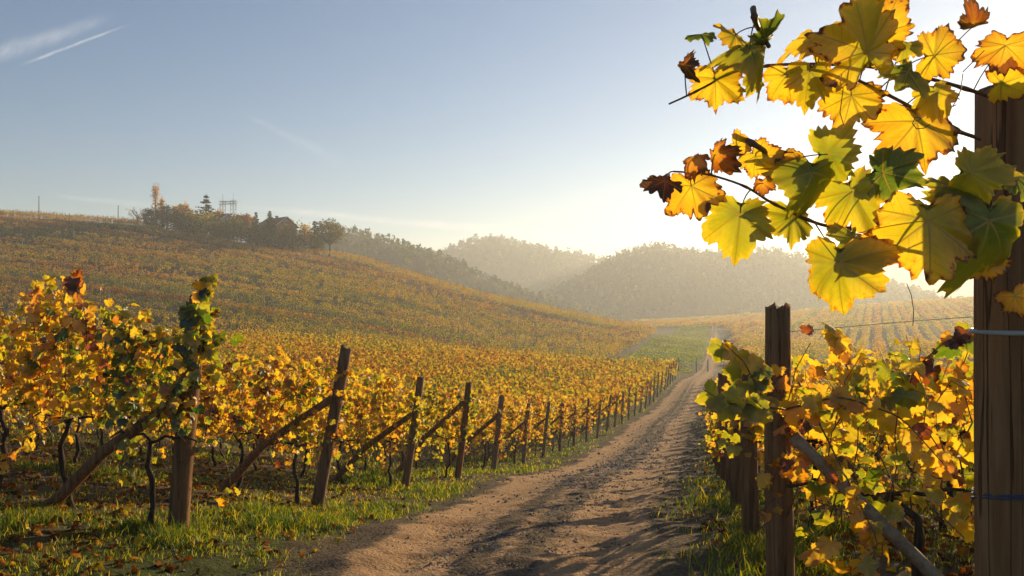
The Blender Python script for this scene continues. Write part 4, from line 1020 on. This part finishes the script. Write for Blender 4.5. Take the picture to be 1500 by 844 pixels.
def house(px, py_base, Y, w, d, h, rh_, rz, wall, label, windows):
    x = (px - CX) / F * Y; z = gz(x, Y) + (0); zb = (CY - py_base) / F * Y + EYE
    o = empty('house', (x, Y, zb), rz)
    mb = MB()                                   # walls with gables at +-x... ridge runs along local y
    V = np.array([(sx_ * w / 2, sy_ * d / 2, zz) for sy_ in (-1, 1) for sx_ in (-1, 1) for zz in (-3, h)] + [(0, -d / 2, h + rh_), (0, d / 2, h + rh_)])
    mb.add(V, [np.array([[0, 1, 5, 4], [2, 6, 7, 3]]), np.array([[0, 2, 3, 8, 1], [4, 5, 9, 7, 6]])]); mb.obj('wall', wall, o, smooth=False)
    rf = MB(); ov = .55
    for s in (-1, 1):
        sl = rh_ / (w / 2); a = np.array([(0, -d / 2 - ov, h + rh_ + .1), (0, d / 2 + ov, h + rh_ + .1), (s * (w / 2 + ov), d / 2 + ov, h - ov * sl + .1), (s * (w / 2 + ov), -d / 2 - ov, h - ov * sl + .1)])
        b = a + (0, 0, .16); rf.add(np.concatenate([a, b]), np.array([[0, 1, 2, 3], [4, 7, 6, 5], [0, 4, 5, 1], [1, 5, 6, 2], [2, 6, 7, 3], [3, 7, 4, 0]]))
    ro = rf.obj('roof', M_ROOF, o, smooth=False)
    ch = MB(); ch.add(*box(w * .2, d * .2, h + rh_ + .2, .6, .6, 1.5)); ch.add(*box(w * .2, d * .2, h + rh_ + 1.0, .8, .8, .14)); ch.obj('chimney', wall, ro, smooth=False)
    tr = MB()
    for s in (-1, 1):
        sl = rh_ / (w / 2); yv = -d / 2 - ov - .05
        tr.add(*bar((0, yv, h + rh_ + .16), (s * (w / 2 + ov), yv, h - ov * sl + .16), .13))
    tr.obj('barge_board', M_TRIM, ro, smooth=False)
    for (wx, wz) in windows:
        wm = MB(); wm.add(*box(wx, -d / 2 - .02, wz, 1.0, .06, 1.3)); wo = wm.obj('window', M_TRIM, o, smooth=False)
        g = MB(); g.add(*box(wx, -d / 2 - .06, wz, .8, .03, 1.1)); g.obj('pane', M_DARKGLASS, wo, smooth=False)
    tag(o, label, 'house'); return o
house(405, 350, 230, 7.0, 10, 3.4, 2.5, R(50), M_REDWALL, 'red walled farmhouse with a dark gabled roof among the hilltop trees', [(-1.5, 2.0), (1.5, 2.0), (0, 4.3)])
house(325, 337, 236, 4.6, 6.5, 2.9, 1.6, R(50), M_PALEWALL, 'small pale house with dark roof and white gable edge left of the red one', [(0, 1.6)])
house(278, 334, 240, 6.0, 9, 2.6, 1.5, R(-60), M_PALEWALL, 'low grey roofed house nearly hidden left of the cedar', [(0, 1.5)])

def pylon():
    Y = 330; x = (334 - CX) / F * Y; z0 = (CY - 345) / F * Y + EYE
    o = empty('pylon', (x, Y, z0), R(-18)); K = Y / F
    def mast(xc):
        mb = MB(); H = 52 * K; w = 1.0
        for a in (-1, 1):
            for b in (-1, 1): mb.add(*bar((xc + a * w, b * w, -6), (xc + a * w * .7, b * w * .7, H), .065))
        n = 9
        for i in range(n):
            z1, z2 = H * i / n, H * (i + 1) / n
            for b in (-1, 1):
                mb.add(*bar((xc - w * .85, b * w * .85, z1), (xc + w * .85, b * w * .85, z2), .05)); mb.add(*bar((xc + w * .85, b * w * .85, z1), (xc - w * .85, b * w * .85, z2), .05))
        mb.add(*bar((xc, 0, H), (xc, 0, H + 2.6), .07)); return mb
    mast(-2.6).obj('mast', M_POLE, o); mast(2.6).obj('mast', M_POLE, o)
    mb = MB(); zc = 46 * K
    for b in (-.7, .7):
        for dz_ in (0, 1.1): mb.add(*bar((-4.2, b, zc + dz_), (4.2, b, zc + dz_), .08))
    for i in range(9):
        xa, xb = -4.2 + i * .93, -4.2 + (i + 1) * .93
        for b in (-.7, .7): mb.add(*bar((xa, b, zc + (i % 2) * 1.1), (xb, b, zc + ((i + 1) % 2) * 1.1), .05))
    mb.obj('crossarm', M_POLE, o)
    for xi in (-4.0, -1.3, 1.3, 4.0):
        mb = MB(); zz = np.linspace(zc, zc - 2.8, 15); mb.add(*tube(np.stack([np.full(15, xi), np.zeros(15), zz], -1), np.where(np.arange(15) % 2, .16, .07), 6)); mb.obj('insulator', M_POLE, o)
    tag(o, 'steel lattice power pylon behind the hilltop trees right of the cedar', 'pylon')
pylon()
for px, pt, Y, lb in ((57, 287, 246, 'taller wooden utility pole at the far left of the hill crest'), (173, 301, 246, 'shorter wooden utility pole on the crest left of the grove')):
    x = (px - CX) / F * Y; z = gz(x, Y); zt = (CY - pt) / F * Y + EYE
    o = empty('utility_pole', (x, Y, z)); mb = MB(); mb.add(*tube([(0, 0, -.4), (0, 0, (zt - z) * .5), (.03, 0, zt - z)], (.15, .13, .10), 8)); mb.obj('pole', M_POLE, o)
    mb = MB(); mb.add(*box(0, 0, zt - z - .25, .09, .5, .09)); mb.obj('crossarm', M_POLE, o, smooth=False); tag(o, lb, 'pole', 'utility poles on the crest')

# wire fence with gate posts at the end of the field
fp = [(868, 533), (905, 536), (934, 538), (958, 540), (994, 546), (1020, 547), (1037, 548)]
fo = None; Yf = 92.0; mb_w = MB(); tops = []
for i, (px, pb) in enumerate(fp):
    x = (px - CX) / F * Yf; z = gz(x, Yf)
    if fo is None: fo = empty('wire_fence', (x, Yf, z)); FO = np.array(fo.location)
    h = 1.45 if i not in (4, 5) else 1.6; mb = MB(); mb.add(*tube([(x - FO[0], 0, z - FO[2] - .1), (x - FO[0], 0, z - FO[2] + h)], .07, 6)); mb.obj('fence_post', M_POLE, fo); tops.append((x - FO[0], 0, z - FO[2]))
for hz in (.45, .9, 1.35):
    S = np.array(tops); S[:, 2] += hz; mb_w.add(*tube(S, .014, 4))
mb_w.obj('wire', M_WIRE, fo); tag(fo, 'dark wire fence crossing the foot of the green field at the track bend', 'fence')
# a lone marker post on the far terrace
x, y = (1078 - CX) / F * 385, 385; z = gz(x, y); o = empty('marker_post', (x, y, z)); mb = MB(); mb.add(*tube([(0, 0, -.2), (0, 0, 2.6), (.05, 0, 4.6)], (.3, .28, .22), 7)); mb.obj('pole', M_POLE, o)
tag(o, 'lone dark post on the edge of the far terrace in the haze', 'post')

# ------------------------------------------------------------------ ground cover
def grass():
    rng = np.random.default_rng(31)
    n = 900000; d = 2.6 * (95 / 2.6) ** (rng.random(n) ** .9); x = rng.uniform(-.70, .66, n) * d; y = d
    u = np.abs(road_u(x, y)); g = verge(x, y); cl = fbm(x, y, 1.3, 4, 5); fine = fbm(x, y, .28, 3, 35)
    pr = g * (.16 + .28 * (y < 8.5) + .95 * sst(cl, .43, .60)) * sst(fine, .28, .6) + .16 * (u < 1.2) * (u > .82) * sst(cl, .45, .6)
    pr *= np.where(x < road_c(y), 1.0, .8)
    k_ = rng.random(n) < pr * .62; x, y, cl = x[k_], y[k_], cl[k_]; n = len(x); print('blades', n)
    z = gsurf(x, y) - .008; dd = y
    tall = sst(cl, .5, .68); h = (.042 + .05 * tall) * rng.uniform(.5, 1.6, n) * np.clip(.85 + dd * .012, 1, 1.6); h *= np.where(rng.random(n) < .012, 2.6, 1)
    w = .0032 * np.clip(dd / 6, 1, 7) * rng.uniform(.7, 1.4, n)
    a = rng.uniform(0, 6.28, n); bend = h * rng.uniform(.15, .9, n); ba = rng.uniform(0, 6.28, n)
    ux, uy = np.cos(a) * w, np.sin(a) * w; bx, by = np.cos(ba) * bend, np.sin(ba) * bend
    V = np.stack([np.stack([x - ux, y - uy, z], -1), np.stack([x + ux, y + uy, z], -1), np.stack([x + ux * .7 + bx * .35, y + uy * .7 + by * .35, z + h * .6], -1), np.stack([x - ux * .7 + bx * .35, y - uy * .7 + by * .35, z + h * .6], -1), np.stack([x + bx, y + by, z + h * .95], -1)], 1)
    o5 = np.arange(n)[:, None] * 5
    hue = np.clip(.17 + .10 * (fbm(x, y, 1.9, 3, 36) - .5) + rng.normal(0, .06, n) + np.where(rng.random(n) < .2 + .25 * (1 - tall), .27, 0), .03, .62)
    mb = MB(); mb.add(V.reshape(-1, 3), [o5 + np.array([[0, 1, 2, 3]]), o5 + np.array([[3, 2, 4]])], np.stack([np.repeat(hue, 5), np.zeros(5 * n), np.full(5 * n, .5)], -1))
    tag(mb.obj('grass', M_GRASS), 'tufts of short green grass along the verges and under the vines', 'grass', kind='stuff')
grass()
def meadow_grass():
    rng = np.random.default_rng(32); n = 140000; y = rng.uniform(86, 272, n); x = rng.uniform(6, 72, n)
    k_ = rng.random(n) < meadow(x, y) * (.3 + .7 * sst(fbm(x * .3, y, 9, 3, 6), .3, .6)); x, y = x[k_], y[k_]; n = len(x)
    c = np.stack([x, y, ground(x, y) + rng.uniform(0, .12, n)], -1); V, Fq = rand_quads(c, .14 * rng.uniform(.5, 1.4, n), rng)
    hue = np.clip(.28 + rng.normal(0, .05, n) + .14 * (fbm(x, y, 8, 2, 7) - .5), .03, .5)
    mb = MB(); mb.add(V, Fq, np.stack([np.repeat(hue, 4), np.zeros(4 * n), np.full(4 * n, .5)], -1))
    tag(mb.obj('meadow_grass', M_GRASS, smooth=False), 'mown green grass of the small field beyond the fence', 'grass', kind='stuff')
meadow_grass()
def litter():
    rng = np.random.default_rng(33); n = 16000; d = 3 * (42 / 3) ** (rng.random(n) ** .7); x = rng.uniform(-.72, .68, n) * d; y = d
    u = np.abs(road_u(x, y)); k_ = (u > 1.15) & (rng.random(n) < .25 + .75 * sst(np.abs(x - road_c(y)) - road_w(y), .5, 2.2)) | (rng.random(n) < .012)
    x, y = x[k_], y[k_]; n = len(x); pos = np.stack([x, y, gsurf(x, y) + rng.uniform(.01, .05, n)], -1)
    tip = np.stack([rng.normal(size=n), rng.normal(size=n), rng.normal(0, .35, n)], -1); nr = np.stack([rng.normal(0, .5, n), rng.normal(0, .5, n), np.ones(n)], -1)
    hue = np.clip(np.where(rng.random(n) < .15, .62, .93) + rng.normal(0, .07, n), .3, 1)
    mb = MB(); place_leaves(mb, [leaf_template(12, (1.0,), 6, 300 + i, .9, .9) for i in range(4)], pos, tip, nr, .042 * rng.uniform(.6, 1.3, n), hue, np.zeros(n), rng)
    tag(mb.obj('fallen_leaves', M_LITTER), 'brown and yellow fallen leaves scattered under the vines', 'fallen leaves', kind='stuff')
litter()
def gravel():
    rng = np.random.default_rng(34); n = 26000; y = 3.5 * (60 / 3.5) ** rng.random(n); u = np.where(rng.random(n) < .6, rng.normal(0, .26, n), rng.uniform(-1.9, 1.35, n))
    x = road_c(y) + u * road_w(y); s = .0045 * rng.gamma(1.8, .8, n).clip(.4, 6) * np.clip(y / 9, .8, 2.2)
    rutz = -.045 * np.exp(-((np.abs(u) - .56) / .2) ** 2) + .03 * np.exp(-(u / .22) ** 2) - .065 * sst(np.abs(u), .86, 1.25)
    z = np.where(np.abs(u) > 1.1, gsurf(x, y), ground(x, y) + .03 + rutz) + s * .2; D = np.array([(1, 0, 0), (0, 1, 0), (-1, 0, 0), (0, -1, 0), (0, 0, .7), (0, 0, -.7)], float)
    J = D[None] * rng.uniform(.6, 1.3, (n, 6, 1)) + rng.normal(0, .18, (n, 6, 3)); V = np.stack([x, y, z], -1)[:, None] + J * s[:, None, None]
    Ft = np.array([(0, 1, 4), (1, 2, 4), (2, 3, 4), (3, 0, 4), (1, 0, 5), (2, 1, 5), (3, 2, 5), (0, 3, 5)])
    mb = MB(); mb.add(V.reshape(-1, 3), (np.arange(n)[:, None, None] * 6 + Ft[None]).reshape(-1, 3), np.stack([np.repeat(np.where(np.abs(u) > .6, rng.uniform(.15, .5, n), rng.uniform(.35, .85, n)), 6)] * 3, -1))
    tag(mb.obj('gravel', M_STONE, smooth=False), 'loose grey stones strewn along the middle of the track', 'gravel', kind='stuff')
gravel()

# ------------------------------------------------------------------ haze
mb = MB(); mb.add(*box(200, 980, 50, 5200, 2260, 140))
mh = newmat('valley_haze'); k = NT(mh)
pv = k.n('ShaderNodeVolumePrincipled', {'Color': (.88, .92, .97, 1), 'Density': HAZE_DENSITY, 'Anisotropy': .42})
k.n('ShaderNodeOutputMaterial', {'Volume': pv.outputs[0]})
hz = mb.obj('haze', mh, smooth=False, attr=False); tag(hz, 'thin golden haze filling the valley', 'haze', kind='stuff')
